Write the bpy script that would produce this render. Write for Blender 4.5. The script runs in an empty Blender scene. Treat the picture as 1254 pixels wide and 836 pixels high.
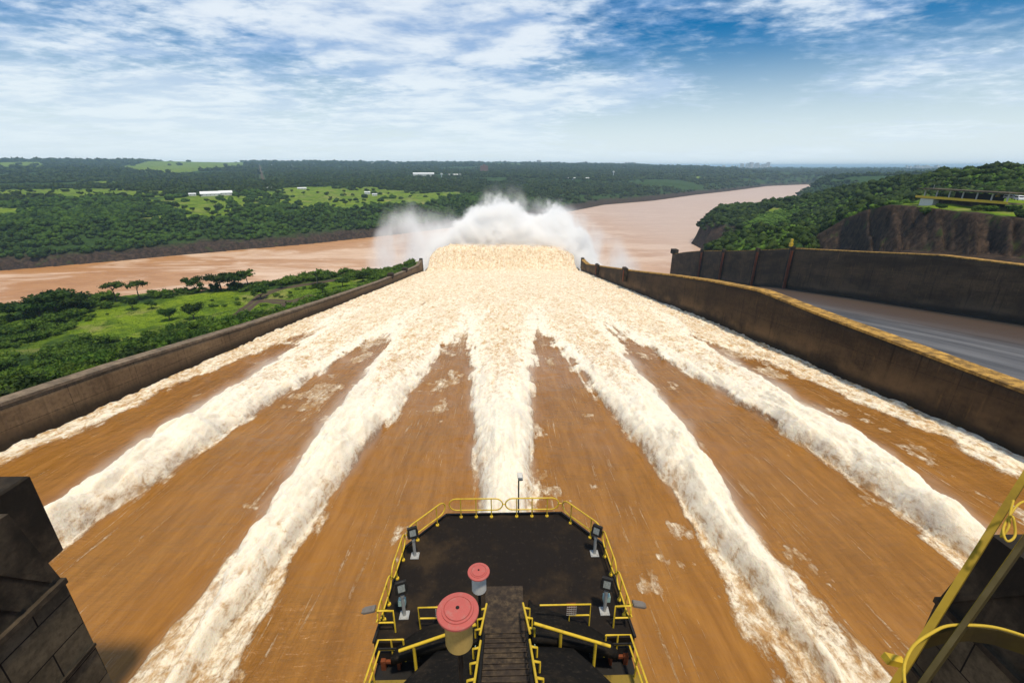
import bpy, math, random
import numpy as np
from mathutils import Vector, Matrix

random.seed(7); RNG = np.random.default_rng(11)
scene = bpy.context.scene
R = math.radians
# ------------------------------------------------------------------ camera, world, sun, exposure
CZ = 130.0
cam_d = bpy.data.cameras.new('camera'); cam = bpy.data.objects.new('camera', cam_d)
scene.collection.objects.link(cam); scene.camera = cam
cam_d.sensor_width = 36; cam_d.lens = 16.0; cam_d.clip_start = 0.1; cam_d.clip_end = 200000
cam.location = (0, 0, CZ); cam.rotation_euler = (R(90 - 21.1), 0, R(-1.25))

SUN_EL, SUN_AZ = 73, 148            # azimuth clockwise from +Y (high behind the camera, a little to the right)
w = bpy.data.worlds.new('World'); scene.world = w; w.use_nodes = True
SKY_STRENGTH = 0.085
def build_world():
    nt = w.node_tree; nt.nodes.clear(); N = nt.nodes.new; L = nt.links.new
    def math_(op, a, b=None, clamp=False):
        n = N('ShaderNodeMath'); n.operation = op; n.use_clamp = clamp
        for i, v in enumerate((a, b)):
            if v is None: continue
            if isinstance(v, (int, float)): n.inputs[i].default_value = v
            else: L(v, n.inputs[i])
        return n.outputs[0]
    def ramp(v, a, b, lo=0.0, hi=1.0):
        n = N('ShaderNodeMapRange'); n.interpolation_type = 'SMOOTHSTEP'
        L(v, n.inputs['Value']); n.inputs['From Min'].default_value = a; n.inputs['From Max'].default_value = b
        n.inputs['To Min'].default_value = lo; n.inputs['To Max'].default_value = hi
        return n.outputs[0]
    def mix(f, a, b):
        n = N('ShaderNodeMix'); n.data_type = 'RGBA'
        L(f, n.inputs[0])
        for s, v in ((6, a), (7, b)):
            if isinstance(v, tuple): n.inputs[s].default_value = (*v, 1)
            else: L(v, n.inputs[s])
        return n.outputs[2]
    sky = N('ShaderNodeTexSky'); sky.sky_type = 'NISHITA'; sky.sun_disc = False
    sky.sun_elevation = R(SUN_EL); sky.sun_rotation = R(SUN_AZ); sky.altitude = 200
    sky.air_density = 1.0; sky.dust_density = 0.6; sky.ozone_density = 2.5
    tc = N('ShaderNodeTexCoord'); sep = N('ShaderNodeSeparateXYZ'); L(tc.outputs['Generated'], sep.inputs[0])
    z = math_('MAXIMUM', sep.outputs[2], 0.0)
    zz = math_('ADD', z, 0.11)
    u = math_('DIVIDE', sep.outputs[0], zz); v = math_('DIVIDE', sep.outputs[1], zz)
    cmb = N('ShaderNodeCombineXYZ'); L(u, cmb.inputs[0]); L(v, cmb.inputs[1])
    def noise(scale, det, rough, loc, sc=(1, 1, 1), dist=0.0, rot=0.0):
        mp = N('ShaderNodeMapping'); mp.inputs['Location'].default_value = loc; mp.inputs['Scale'].default_value = sc
        mp.inputs['Rotation'].default_value = (0, 0, rot)
        L(cmb.outputs[0], mp.inputs[0])
        n = N('ShaderNodeTexNoise'); n.inputs['Scale'].default_value = scale; n.inputs['Detail'].default_value = det
        n.inputs['Roughness'].default_value = rough; n.inputs['Distortion'].default_value = dist
        L(mp.outputs[0], n.inputs['Vector']); return n.outputs['Fac']
    big = noise(0.50, 4, 0.5, (3.1, 1.7, 0), dist=0.3)
    mid = noise(1.5, 6, 0.58, (8.2, 4.4, 0), (1.0, 1.1, 1), 0.25, 0.3)
    fine = noise(7.0, 5, 0.6, (1.2, 9.3, 0), (1.0, 1.2, 1), 0.15, 0.25)
    # more cloud to the left and low down, an open blue gap up to the right
    side = ramp(u, -0.8, 2.4, 0.12, -0.15)
    cov = math_('ADD', math_('ADD', math_('MULTIPLY', big, 1.75), math_('MULTIPLY', mid, 0.70)), math_('MULTIPLY', fine, 0.72))
    cov = math_('SUBTRACT', math_('ADD', cov, side), 0.50)
    veil = ramp(cov, 0.80, 1.22)
    thick = ramp(cov, 1.02, 1.30)
    shade = noise(1.9, 6, 0.6, (5.5, 2.2, 0), (0.9, 1.2, 1), 0.2, 0.2)
    white = mix(ramp(shade, 0.38, 0.66), (2.9, 4.9, 8.3), (7.4, 8.8, 10.4))
    sat = N('ShaderNodeHueSaturation'); sat.inputs['Saturation'].default_value = 1.75; sat.inputs['Value'].default_value = 0.9
    L(sky.outputs[0], sat.inputs['Color'])
    c = mix(math_('MULTIPLY', veil, 0.72), sat.outputs[0], white)
    c = mix(math_('MULTIPLY', math_('MULTIPLY', thick, ramp(shade, 0.35, 0.6, 0.2, 1.0)), 0.7), c, (9.6, 10.2, 10.7))
    hz = ramp(z, 0.0, 0.24, 0.92, 0.0)
    c = mix(hz, c, (8.4, 9.6, 10.2))
    bg = N('ShaderNodeBackground'); bg.inputs['Strength'].default_value = SKY_STRENGTH
    L(c, bg.inputs['Color'])
    out = N('ShaderNodeOutputWorld'); L(bg.outputs[0], out.inputs['Surface'])
build_world()
w.cycles.sampling_method = 'MANUAL'; w.cycles.sample_map_resolution = 512

sd = bpy.data.lights.new('sun', 'SUN'); sun = bpy.data.objects.new('sun', sd); scene.collection.objects.link(sun)
sd.energy = 3.7; sd.angle = R(5.0); sd.color = (1.0, 0.89, 0.71)
sdir = Vector((math.sin(R(SUN_AZ)) * math.cos(R(SUN_EL)), math.cos(R(SUN_AZ)) * math.cos(R(SUN_EL)), math.sin(R(SUN_EL))))
sun.rotation_euler = (-sdir).to_track_quat('-Z', 'Y').to_euler(); sun.location = (0, 0, 400)

vs = scene.view_settings; vs.view_transform = 'Standard'; vs.look = 'None'; vs.exposure = 0.15; vs.gamma = 1.0; vs.use_curve_mapping = False
scene.cycles.max_bounces = 13; scene.cycles.diffuse_bounces = 2; scene.cycles.glossy_bounces = 2; scene.cycles.transmission_bounces = 2
scene.cycles.transparent_max_bounces = 8; scene.cycles.volume_bounces = 14; scene.cycles.volume_max_steps = 256
scene.cycles.use_denoising = True; scene.cycles.sample_clamp_indirect = 6

# ------------------------------------------------------------------ pixel helper of the photograph (gives world points on real surfaces)
F_ = 557.3; P_ = R(21.1); YW = R(1.25)
def ray(px, py):
    x = px - 627; u = 418 - py
    f = F_ * math.cos(P_) + u * math.sin(P_); z = -F_ * math.sin(P_) + u * math.cos(P_)
    return (x * math.cos(YW) + f * math.sin(YW), f * math.cos(YW) - x * math.sin(YW), z)
def at(px, py, z):
    r = ray(px, py); t = (z - CZ) / r[2]; return (r[0] * t, r[1] * t)
def cp(px, py, dist, dz=0):
    r = ray(px, py); h = math.hypot(r[0], r[1]); return (r[0] / h * dist, r[1] / h * dist, CZ + r[2] / h * dist + dz)

# ------------------------------------------------------------------ numpy noise
_perm = RNG.permutation(4096).astype(np.int64); _rnd = RNG.random(4096) * 2 - 1
def _h(ix, iy, iz=0):
    return _rnd[_perm[(_perm[(ix + _perm[(iy + _perm[np.asarray(iz) & 4095]) & 4095]) & 4095]) & 4095]]
def vnoise(x, y, seed=0):
    x = np.asarray(x, float); y = np.asarray(y, float)
    xf = np.floor(x); yf = np.floor(y); ix = xf.astype(np.int64); iy = yf.astype(np.int64)
    fx = x - xf; fy = y - yf; fx = fx * fx * fx * (fx * (fx * 6 - 15) + 10); fy = fy * fy * fy * (fy * (fy * 6 - 15) + 10)
    a = _h(ix, iy, seed); b = _h(ix + 1, iy, seed); c = _h(ix, iy + 1, seed); d = _h(ix + 1, iy + 1, seed)
    return (a + (b - a) * fx) * (1 - fy) + (c + (d - c) * fx) * fy
def fbm(x, y, oct=4, seed=0, gain=0.5):
    s = 0; a = 1; t = 0
    for o in range(oct):
        s = s + a * vnoise(x * 2 ** o + o * 17.3, y * 2 ** o - o * 9.1, seed + o); t += a; a *= gain
    return s / t
def billow(x, y, oct=4, seed=0, gain=0.5):
    s = 0; a = 1; t = 0
    for o in range(oct):
        s = s + a * np.abs(vnoise(x * 2 ** o + o * 13.7, y * 2 ** o + o * 5.1, seed + o)); t += a; a *= gain
    return s / t
def sst(a, b, x):
    t = np.clip((x - a) / (b - a), 0, 1); return t * t * (3 - 2 * t)

# ------------------------------------------------------------------ mesh helpers
def mesh_np(name, V, Fq, mat=None, attrs=None, smooth=True, colattrs=None):
    V = np.asarray(V, np.float32); Fq = np.asarray(Fq, np.int32); k = Fq.shape[1]
    me = bpy.data.meshes.new(name); me.vertices.add(len(V)); me.vertices.foreach_set('co', V.ravel())
    me.loops.add(Fq.size); me.loops.foreach_set('vertex_index', Fq.ravel())
    me.polygons.add(len(Fq)); me.polygons.foreach_set('loop_start', np.arange(0, Fq.size, k, dtype=np.int32))
    me.update(calc_edges=True)
    if smooth: me.polygons.foreach_set('use_smooth', np.ones(len(Fq), bool))
    for n, a in (attrs or {}).items():
        at_ = me.attributes.new(n, 'FLOAT', 'POINT'); at_.data.foreach_set('value', np.asarray(a, np.float32).ravel())
    if mat: me.materials.append(mat)
    return me
def grid_faces(nr, nc):
    i = np.arange(nr - 1)[:, None] * nc + np.arange(nc - 1)[None, :]
    return np.stack([i, i + 1, i + nc + 1, i + nc], -1).reshape(-1, 4)
COL = scene.collection
def link(name, me, parent=None):
    o = bpy.data.objects.new(name, me); COL.objects.link(o)
    if parent: o.parent = parent
    return o
def tag(o, label=None, cat=None, group=None, kind=None):
    if label: o['label'] = label
    if cat: o['category'] = cat
    if group: o['group'] = group
    if kind: o['kind'] = kind
    return o
def empty(name, loc, rz=0, **kw):
    o = bpy.data.objects.new(name, None); COL.objects.link(o); o.location = loc; o.rotation_euler = (0, 0, rz)
    o.empty_display_size = 0.3
    return tag(o, **kw)
def copy_tree(o, parent=None):
    c = o.copy(); COL.objects.link(c); c.parent = parent
    for ch in list(o.children): copy_tree(ch, c)
    return c
class MB:
    def __init__(s): s.v = []; s.f = []; s.sm = []
    def add(s, vs, fs, smooth=False):
        b = len(s.v); s.v += [tuple(v) for v in vs]; s.f += [tuple(i + b for i in f) for f in fs]; s.sm += [smooth] * len(fs)
    def box(s, c, d, rz=0, rx=0, ry=0, bev=0.0):
        M = Matrix.Rotation(rz, 3, 'Z') @ Matrix.Rotation(ry, 3, 'Y') @ Matrix.Rotation(rx, 3, 'X'); c = Vector(c)
        hx, hy, hz = d[0] / 2, d[1] / 2, d[2] / 2
        if bev <= 0:
            vs_ = [(x, y, z) for z in (-hz, hz) for x, y in ((-hx, -hy), (hx, -hy), (hx, hy), (-hx, hy))]
            fs = [(3, 2, 1, 0), (4, 5, 6, 7), (0, 1, 5, 4), (1, 2, 6, 5), (2, 3, 7, 6), (3, 0, 4, 7)]
        else:
            b = min(bev, hx * .9, hy * .9, hz * .9); ring = lambda z, k: [(sx * (hx - k) , sy * (hy - k), z) for sx, sy in ((-1, -1), (1, -1), (1, 1), (-1, 1))]
            vs_ = ring(-hz, b) + ring(-hz + b, 0) + ring(hz - b, 0) + ring(hz, b)
            fs = [(3, 2, 1, 0), (12, 13, 14, 15)]
            for r in range(3):
                for i in range(4): j = (i + 1) % 4; fs.append((r * 4 + i, r * 4 + j, r * 4 + 4 + j, r * 4 + 4 + i))
        s.add([M @ Vector(v) + c for v in vs_], fs)
        return s
    def prism(s, pts, z0, z1):
        n = len(pts); s.add([(x, y, z0) for x, y in pts] + [(x, y, z1) for x, y in pts],
              [tuple(range(n - 1, -1, -1)), tuple(range(n, 2 * n))] + [(i, (i + 1) % n, n + (i + 1) % n, n + i) for i in range(n)]); return s
    def tube(s, pts, r, n=10, closed=False, caps=True):
        P = [Vector(p) for p in pts]; m = len(P); rr = r if isinstance(r, (list, tuple)) else [r] * m
        T = []
        for i in range(m):
            a = P[(i - 1) % m] if (closed or i > 0) else P[i]; b = P[(i + 1) % m] if (closed or i < m - 1) else P[i]
            T.append((b - a).normalized())
        u = T[0].orthogonal().normalized(); vs_ = []
        for i in range(m):
            u = (u - T[i] * u.dot(T[i])).normalized(); v = T[i].cross(u)
            for k in range(n):
                a = 2 * math.pi * k / n; vs_.append(P[i] + (u * math.cos(a) + v * math.sin(a)) * rr[i])
        fs = []
        for i in range(m if closed else m - 1):
            for k in range(n):
                j = (i + 1) % m; fs.append((i * n + k, i * n + (k + 1) % n, j * n + (k + 1) % n, j * n + k))
        s.add(vs_, fs, True)
        if caps and not closed:
            s.add(vs_[:n], [tuple(range(n - 1, -1, -1))]); s.add(vs_[-n:], [tuple(range(n))])
        return s
    def lathe(s, prof, c=(0, 0, 0), n=40, smooth=False):
        vs_ = []; m = len(prof)
        for (r, z) in prof:
            for k in range(n):
                a = 2 * math.pi * k / n; vs_.append((c[0] + r * math.cos(a), c[1] + r * math.sin(a), c[2] + z))
        fs = [(i * n + k, i * n + (k + 1) % n, (i + 1) * n + (k + 1) % n, (i + 1) * n + k) for i in range(m - 1) for k in range(n)]
        s.add(vs_, fs, smooth); return s
    def build(s, name, mat, parent=None, origin=None):
        me = bpy.data.meshes.new(name); v = s.v
        if origin is not None: v = [(a - origin[0], b - origin[1], c - origin[2]) for a, b, c in v]
        me.from_pydata(v, [], s.f); me.polygons.foreach_set('use_smooth', s.sm)
        if mat: me.materials.append(mat)
        me.update()
        o = link(name, me, parent)
        if origin is not None: o.location = origin
        return o

# ------------------------------------------------------------------ material helper
class NT:
    def __init__(s, name):
        s.m = bpy.data.materials.new(name); s.m.use_nodes = True; s.t = s.m.node_tree
        s.b = s.t.nodes['Principled BSDF']; s.out = s.t.nodes['Material Output']
    def n(s, typ, **kw):
        n = s.t.nodes.new(typ)
        for k, v in kw.items(): setattr(n, k, v)
        return n
    def l(s, a, b): s.t.links.new(a, b)
    def set(s, n, key, v):
        if isinstance(v, bpy.types.NodeSocket): s.l(v, n.inputs[key])
        else: n.inputs[key].default_value = v
    def math(s, op, a, b=0.0, c=None, clamp=False):
        n = s.n('ShaderNodeMath', operation=op, use_clamp=clamp); s.set(n, 0, a); s.set(n, 1, b)
        if c is not None: s.set(n, 2, c)
        return n.outputs[0]
    def rng(s, v, a, b, lo=0.0, hi=1.0, smooth=True):
        n = s.n('ShaderNodeMapRange'); n.interpolation_type = 'SMOOTHSTEP' if smooth else 'LINEAR'
        for k, q in (('Value', v), ('From Min', a), ('From Max', b), ('To Min', lo), ('To Max', hi)): s.set(n, k, q)
        return n.outputs[0]
    def mix(s, f, a, b, mode='MIX'):
        n = s.n('ShaderNodeMix', data_type='RGBA', blend_type=mode); s.set(n, 0, f)
        s.set(n, 6, (*a, 1) if isinstance(a, tuple) else a); s.set(n, 7, (*b, 1) if isinstance(b, tuple) else b)
        return n.outputs[2]
    def pos(s, sc=(1, 1, 1), loc=(0, 0, 0), rot=(0, 0, 0), src='world'):
        if src == 'world': o = s.n('ShaderNodeNewGeometry').outputs['Position']
        else: o = s.n('ShaderNodeTexCoord').outputs[src]
        mp = s.n('ShaderNodeMapping'); mp.inputs['Scale'].default_value = sc; mp.inputs['Location'].default_value = loc; mp.inputs['Rotation'].default_value = rot
        s.l(o, mp.inputs[0]); return mp.outputs[0]
    def noise(s, vec, scale=1.0, det=4, rough=0.55, dist=0.0, col=False):
        n = s.n('ShaderNodeTexNoise'); s.l(vec, n.inputs['Vector']); n.inputs['Scale'].default_value = scale
        n.inputs['Detail'].default_value = det; n.inputs['Roughness'].default_value = rough; n.inputs['Distortion'].default_value = dist
        return n.outputs['Color' if col else 'Fac']
    def attr(s, name): return s.n('ShaderNodeAttribute', attribute_name=name).outputs['Fac']
    def bump(s, h, strength=0.3, dist=0.1):
        n = s.n('ShaderNodeBump'); n.inputs['Strength'].default_value = strength; n.inputs['Distance'].default_value = dist
        s.set(n, 'Height', h); s.l(n.outputs[0], s.b.inputs['Normal'])
    def fin(s, col=None, rough=None, metal=None, spec=None):
        if col is not None: s.set(s.b, 'Base Color', (*col, 1) if isinstance(col, tuple) else col)
        if rough is not None: s.set(s.b, 'Roughness', rough)
        if metal is not None: s.set(s.b, 'Metallic', metal)
        if spec is not None: s.set(s.b, 'Specular IOR Level', spec)
        return s.m
MATS = {}
def paint(name, col, rough=0.45, dirt=0.35, dcol=(0.05, 0.035, 0.02), scale=3.0, metal=0.0):
    t = NT(name); v = t.pos(src='world')
    n1 = t.noise(v, scale, 6, 0.65); n2 = t.noise(v, scale * 7, 4, 0.6)
    f = t.math('MULTIPLY', t.rng(n1, 0.48, 0.72), dirt)
    c = t.mix(f, col, dcol); c = t.mix(t.rng(n2, 0.3, 0.75, 0.0, 0.22), c, tuple(x * 0.55 for x in col))
    t.bump(n2, 0.15, 0.01)
    return t.fin(c, t.rng(n1, 0.3, 0.7, rough * 0.8, min(1, rough * 1.4)), metal, 0.25)
M = MATS
M['yellow'] = paint('yellow_paint', (0.62, 0.42, 0.03), 0.42, 0.5, (0.16, 0.08, 0.02), 2.5)
M['yellow_dark'] = paint('worn_yellow_paint', (0.25, 0.165, 0.004), 0.6, 0.5, (0.08, 0.05, 0.02), 2.2)
M['yellow_web'] = paint('shaded_worn_yellow', (0.045, 0.033, 0.004), 0.6, 0.7, (0.03, 0.02, 0.01), 2.2)  # darker copy of the frame yellow, shade of the web faces put into the colour
M['lamp_grey'] = paint('dull_grey_lamp', (0.16, 0.14, 0.12), 0.5, 0.5, (0.08, 0.05, 0.03), 6)
M['yellow_rope'] = paint('yellow_rope', (0.50, 0.34, 0.03), 0.7, 0.3, (0.2, 0.12, 0.03), 8)
M['red_lid'] = paint('faded_red_paint', (0.42, 0.095, 0.080), 0.7, 0.6, (0.36, 0.19, 0.16), 7.0)
M['cream'] = paint('cream_yellow_paint', (0.46, 0.32, 0.10), 0.5, 0.3, (0.2, 0.12, 0.05), 3)
M['white_can'] = paint('white_grey_paint', (0.62, 0.60, 0.55), 0.5, 0.3, (0.3, 0.24, 0.16), 4)
M['black'] = paint('black_metal', (0.012, 0.011, 0.010), 0.6, 0.4, (0.03, 0.022, 0.016), 5)
M['grey'] = paint('galvanised_steel', (0.42, 0.42, 0.40), 0.45, 0.4, (0.2, 0.14, 0.08), 6, 0.3)
M['moss'] = paint('mossy_yellow_plate', (0.22, 0.15, 0.025), 0.9, 0.9, (0.02, 0.015, 0.008), 1.6)
M['aqua'] = paint('pale_green_box_paint', (0.35, 0.50, 0.46), 0.5, 0.3, (0.2, 0.2, 0.16), 6)
M['rust'] = paint('rusty_orange_steel', (0.16, 0.04, 0.012), 0.7, 0.6, (0.05, 0.02, 0.012), 3)
M['roof_white'] = paint('white_metal_roof', (0.75, 0.76, 0.76), 0.5, 0.2, (0.4, 0.38, 0.35), 0.2)
M['wall_white'] = paint('pale_wall', (0.62, 0.62, 0.60), 0.7, 0.2, (0.3, 0.28, 0.25), 0.2)
M['brick'] = paint('reddish_wall', (0.20, 0.11, 0.09), 0.8, 0.3, (0.1, 0.06, 0.05), 0.3)
M['car_white'] = paint('white_car_paint', (0.75, 0.76, 0.78), 0.25, 0.1, (0.4, 0.38, 0.35), 1)
M['car_glass'] = paint('car_glass', (0.02, 0.025, 0.03), 0.1, 0.0)
M['rubber'] = paint('rubber', (0.02, 0.02, 0.02), 0.8, 0.2)
def glass_mat():
    t = NT('lamp_glass'); v = t.pos(src='Object'); return t.fin(t.mix(t.noise(v, 14, 2), (0.10, 0.12, 0.12), (0.45, 0.48, 0.46)), 0.25, 0.3)
M['lens'] = glass_mat()

def deck_mat():
    t = NT('dark_wet_deck'); v = t.pos(); vf = t.pos((1, 1, 1))
    a = t.noise(v, 0.55, 6, 0.62); b = t.noise(vf, 6, 5, 0.7); g = t.noise(t.pos((40, 3, 3)), 1.0, 3, 0.6)
    c = t.mix(t.rng(a, 0.45, 0.72), (0.012, 0.009, 0.007), (0.040, 0.026, 0.014))
    c = t.mix(t.rng(b, 0.55, 0.8, 0, 0.35), c, (0.09, 0.065, 0.04))
    c = t.mix(t.rng(g, 0.5, 0.8, 0, 0.35), c, (0.006, 0.005, 0.004))
    t.bump(t.math('ADD', b, g), 0.25, 0.02)
    return t.fin(c, t.rng(a, 0.35, 0.7, 0.62, 0.85), spec=0.10)
M['deck'] = deck_mat()
def board_mat():
    t = NT('dark_worn_tread'); v = t.pos(); b = t.noise(v, 5, 6, 0.7); a = t.noise(v, 1.2, 4, 0.6)
    w_ = t.noise(t.pos((1.5, 22, 22)), 1, 3, 0.6)
    c = t.mix(t.rng(b, 0.35, 0.75), (0.018, 0.012, 0.008), (0.10, 0.068, 0.036)); c = t.mix(t.rng(a, 0.4, 0.7, 0, 0.7), c, (0.03, 0.02, 0.014))
    c = t.mix(t.rng(w_, 0.5, 0.75, 0, 0.6), c, (0.01, 0.008, 0.006))
    t.bump(b, 0.4, 0.02); return t.fin(c, 0.7, spec=0.25)
M['tread'] = board_mat()
def tarp_mat():
    t = NT('black_membrane'); b = t.noise(t.pos(), 7, 5, 0.7)
    a = t.noise(t.pos(), 0.9, 5, 0.6)
    c = t.mix(t.rng(b, 0.5, 0.85), (0.010, 0.009, 0.008), (0.05, 0.038, 0.026)); c = t.mix(t.rng(a, 0.5, 0.75, 0, 0.5), c, (0.045, 0.032, 0.02))
    t.bump(b, 0.3, 0.02); return t.fin(c, 0.8, spec=0.06)
M['tarp'] = tarp_mat()
def concrete(name, c0, c1, c2, joint=(12, 3), streak=1.0, pale=0.5, low=None):
    """weathered concrete; attribute ua = metres along the wall, va = metres above the waterline"""
    t = NT(name); ua = t.attr('ua'); va = t.attr('va')
    cmb = t.n('ShaderNodeCombineXYZ'); t.l(ua, cmb.inputs[0]); t.l(va, cmb.inputs[1])
    def mp(sc):
        m = t.n('ShaderNodeMapping'); m.inputs['Scale'].default_value = sc; t.l(cmb.outputs[0], m.inputs[0]); return m.outputs[0]
    a = t.noise(mp((0.05, 0.12, 1)), 1, 6, 0.65); st = t.noise(mp((0.8, 0.04, 1)), 1, 5, 0.7); f = t.noise(t.pos(), 1.6, 7, 0.7)
    c = t.mix(t.rng(a, 0.35, 0.68), c0, c1)
    c = t.mix(t.math('MULTIPLY', t.rng(st, 0.5, 0.78), 0.75 * streak), c, tuple(x * 0.3 for x in c0))
    st2 = t.noise(mp((0.55, 0.06, 1)), 1.7, 5, 0.7)
    c = t.mix(t.math('MULTIPLY', t.rng(st2, 0.55, 0.8), pale), c, c2)
    c = t.mix(t.rng(f, 0.35, 0.8, 0.0, 0.55), c, tuple(x * 0.35 for x in c0))
    br = t.n('ShaderNodeTexBrick'); t.l(mp((1, 1, 1)), br.inputs['Vector']); br.offset = 0.0
    br.inputs['Scale'].default_value = 1; br.inputs['Mortar Size'].default_value = 0.07; br.inputs['Mortar Smooth'].default_value = 0.4
    br.inputs['Brick Width'].default_value = joint[0]; br.inputs['Row Height'].default_value = joint[1]
    br.inputs['Color1'].default_value = (0, 0, 0, 1); br.inputs['Color2'].default_value = (0, 0, 0, 1); br.inputs['Mortar'].default_value = (1, 1, 1, 1)
    c = t.mix(t.math('MULTIPLY', br.outputs['Color'], t.rng(f, 0.3, 0.6, 0.25, 0.8)), c, tuple(x * 0.25 for x in c0))
    if low is not None:
        pn = t.noise(mp((0.07, 0.10, 1)), 1, 5, 0.6); lowf = t.math('MULTIPLY', t.rng(va, 2.0, 9.0, 0.9, 0.0), t.rng(pn, 0.38, 0.62)); c = t.mix(lowf, c, low)
        c = t.mix(t.math('MULTIPLY', t.rng(st, 0.56, 0.76), 0.55), c, tuple(x * 0.35 for x in c0))
    wet = t.rng(t.math('SUBTRACT', va, t.math('MULTIPLY', t.math('SUBTRACT', a, 0.5), 5)), 1.0, 3.6, 0.85, 0.0)
    c = t.mix(wet, c, (0.012, 0.009, 0.006))
    t.bump(t.math('ADD', f, t.math('MULTIPLY', br.outputs['Color'], -0.6)), 0.5, 0.15)
    return t.fin(c, 0.85, spec=0.2)
M['wall_left'] = concrete('weathered_tan_concrete', (0.12, 0.075, 0.038), (0.26, 0.17, 0.090), (0.32, 0.21, 0.11), (14, 3.2))
M['wall_right'] = concrete('dark_stained_concrete', (0.034, 0.020, 0.010), (0.080, 0.047, 0.022), (0.26, 0.14, 0.045), (16, 7.3), 1.0, 0.45, (0.17, 0.10, 0.045))
M['wall_outer'] = concrete('black_stained_concrete', (0.045, 0.027, 0.014), (0.115, 0.072, 0.038), (0.26, 0.16, 0.08), (12, 5.0), 1.2, 0.8, (0.11, 0.075, 0.045))
def top_mat():
    t = NT('lichen_wall_top'); v = t.pos(); a = t.noise(v, 0.5, 6, 0.7); b = t.noise(v, 3, 5, 0.7)
    c = t.mix(t.rng(a, 0.35, 0.65), (0.14, 0.085, 0.03), (0.52, 0.30, 0.07)); c = t.mix(t.rng(b, 0.45, 0.75, 0, 0.7), c, (0.10, 0.06, 0.03))
    t.bump(b, 0.5, 0.1); return t.fin(c, 0.9, spec=0.1)
M['wall_top'] = top_mat()
def top2_mat():
    t = NT('dusty_wall_top'); v = t.pos(); a = t.noise(v, 0.5, 6, 0.7); b = t.noise(v, 3, 5, 0.7)
    c = t.mix(t.rng(a, 0.35, 0.65), (0.11, 0.085, 0.06), (0.24, 0.18, 0.12)); c = t.mix(t.rng(b, 0.45, 0.75, 0, 0.6), c, (0.07, 0.05, 0.035))
    return t.fin(c, 0.9, spec=0.1)
M['wall_top_dull'] = top2_mat()
def pier_mat():
    t = NT('pier_concrete'); v = t.pos(); a = t.noise(v, 0.35, 6, 0.65); b = t.noise(v, 2.5, 6, 0.7); st = t.noise(t.pos((1.2, 1.2, 0.12)), 1, 5, 0.7)
    c = t.mix(t.rng(a, 0.4, 0.65), (0.022, 0.017, 0.012), (0.075, 0.056, 0.036)); c = t.mix(t.rng(b, 0.35, 0.7, 0, 0.6), c, (0.018, 0.014, 0.010))
    c = t.mix(t.rng(st, 0.55, 0.8, 0, 0.7), c, (0.008, 0.007, 0.006))
    t.bump(t.math('ADD', a, b), 0.5, 0.12); return t.fin(c, 0.9, spec=0.15)
M['pier'] = pier_mat()
def pier2_mat():
    t = NT('pier_panel_concrete'); v = t.pos(); a = t.noise(v, 0.5, 6, 0.65); b = t.noise(v, 3.5, 6, 0.7)
    sep = t.n('ShaderNodeSeparateXYZ'); t.l(v, sep.inputs[0]); cmb = t.n('ShaderNodeCombineXYZ')
    t.l(sep.outputs[1], cmb.inputs[0]); t.l(sep.outputs[2], cmb.inputs[1])
    br = t.n('ShaderNodeTexBrick'); t.l(cmb.outputs[0], br.inputs['Vector']); br.inputs['Scale'].default_value = 1
    br.inputs['Brick Width'].default_value = 3.4; br.inputs['Row Height'].default_value = 1.9; br.inputs['Mortar Size'].default_value = 0.035
    br.inputs['Color1'].default_value = (0, 0, 0, 1); br.inputs['Color2'].default_value = (0, 0, 0, 1); br.inputs['Mortar'].default_value = (1, 1, 1, 1)
    c = t.mix(t.rng(a, 0.35, 0.65), (0.055, 0.044, 0.028), (0.14, 0.11, 0.068)); c = t.mix(t.rng(b, 0.4, 0.75, 0, 0.6), c, (0.03, 0.023, 0.015))
    c = t.mix(br.outputs['Color'], c, (0.008, 0.006, 0.005))
    t.bump(t.math('SUBTRACT', b, br.outputs['Color']), 0.5, 0.06); return t.fin(c, 0.9, spec=0.15)
M['pier_panel'] = pier2_mat()

# ------------------------------------------------------------------ the chute profile
PY = [-20, 0, 20, 57, 79, 97, 122, 154, 203, 273, 404, 424, 433, 441, 448, 454, 462, 475, 490]
PZ = [101, 97, 94.3, 90.9, 87.9, 85.6, 82.3, 78, 70.4, 60.0, 40.5, 37.3, 37.4, 40.5, 45.5, 50.5, 52.5, 53, 50]
def prof(y): return np.interp(y, PY, PZ)
WLY = [-10, 55, 60, 81, 123, 184, 271, 369, 396, 412, 430]; WLZ = [104.5, 98.6, 97.9, 94.9, 87.9, 78.3, 65.3, 52.4, 49.0, 49.4, 51.5]
WRY = [-10, 55, 77, 99, 125, 157, 190, 251, 391, 412, 430]; WRZ = [104, 100.7, 99.5, 98.2, 97.0, 92.2, 86.5, 75.2, 50.5, 49.4, 51.5]
WOY = [60, 120, 160, 194, 240, 294, 333, 385, 428, 470, 505]; WOZ = [101, 99.5, 96.3, 93.9, 87.4, 80.0, 72.2, 62.5, 55.3, 46.5, 38]
PZ2 = lambda y: np.interp(y, [60, 153, 231, 305, 345, 423, 504], [90, 76.1, 63.9, 51.5, 41.5, 28, 13])

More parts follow.
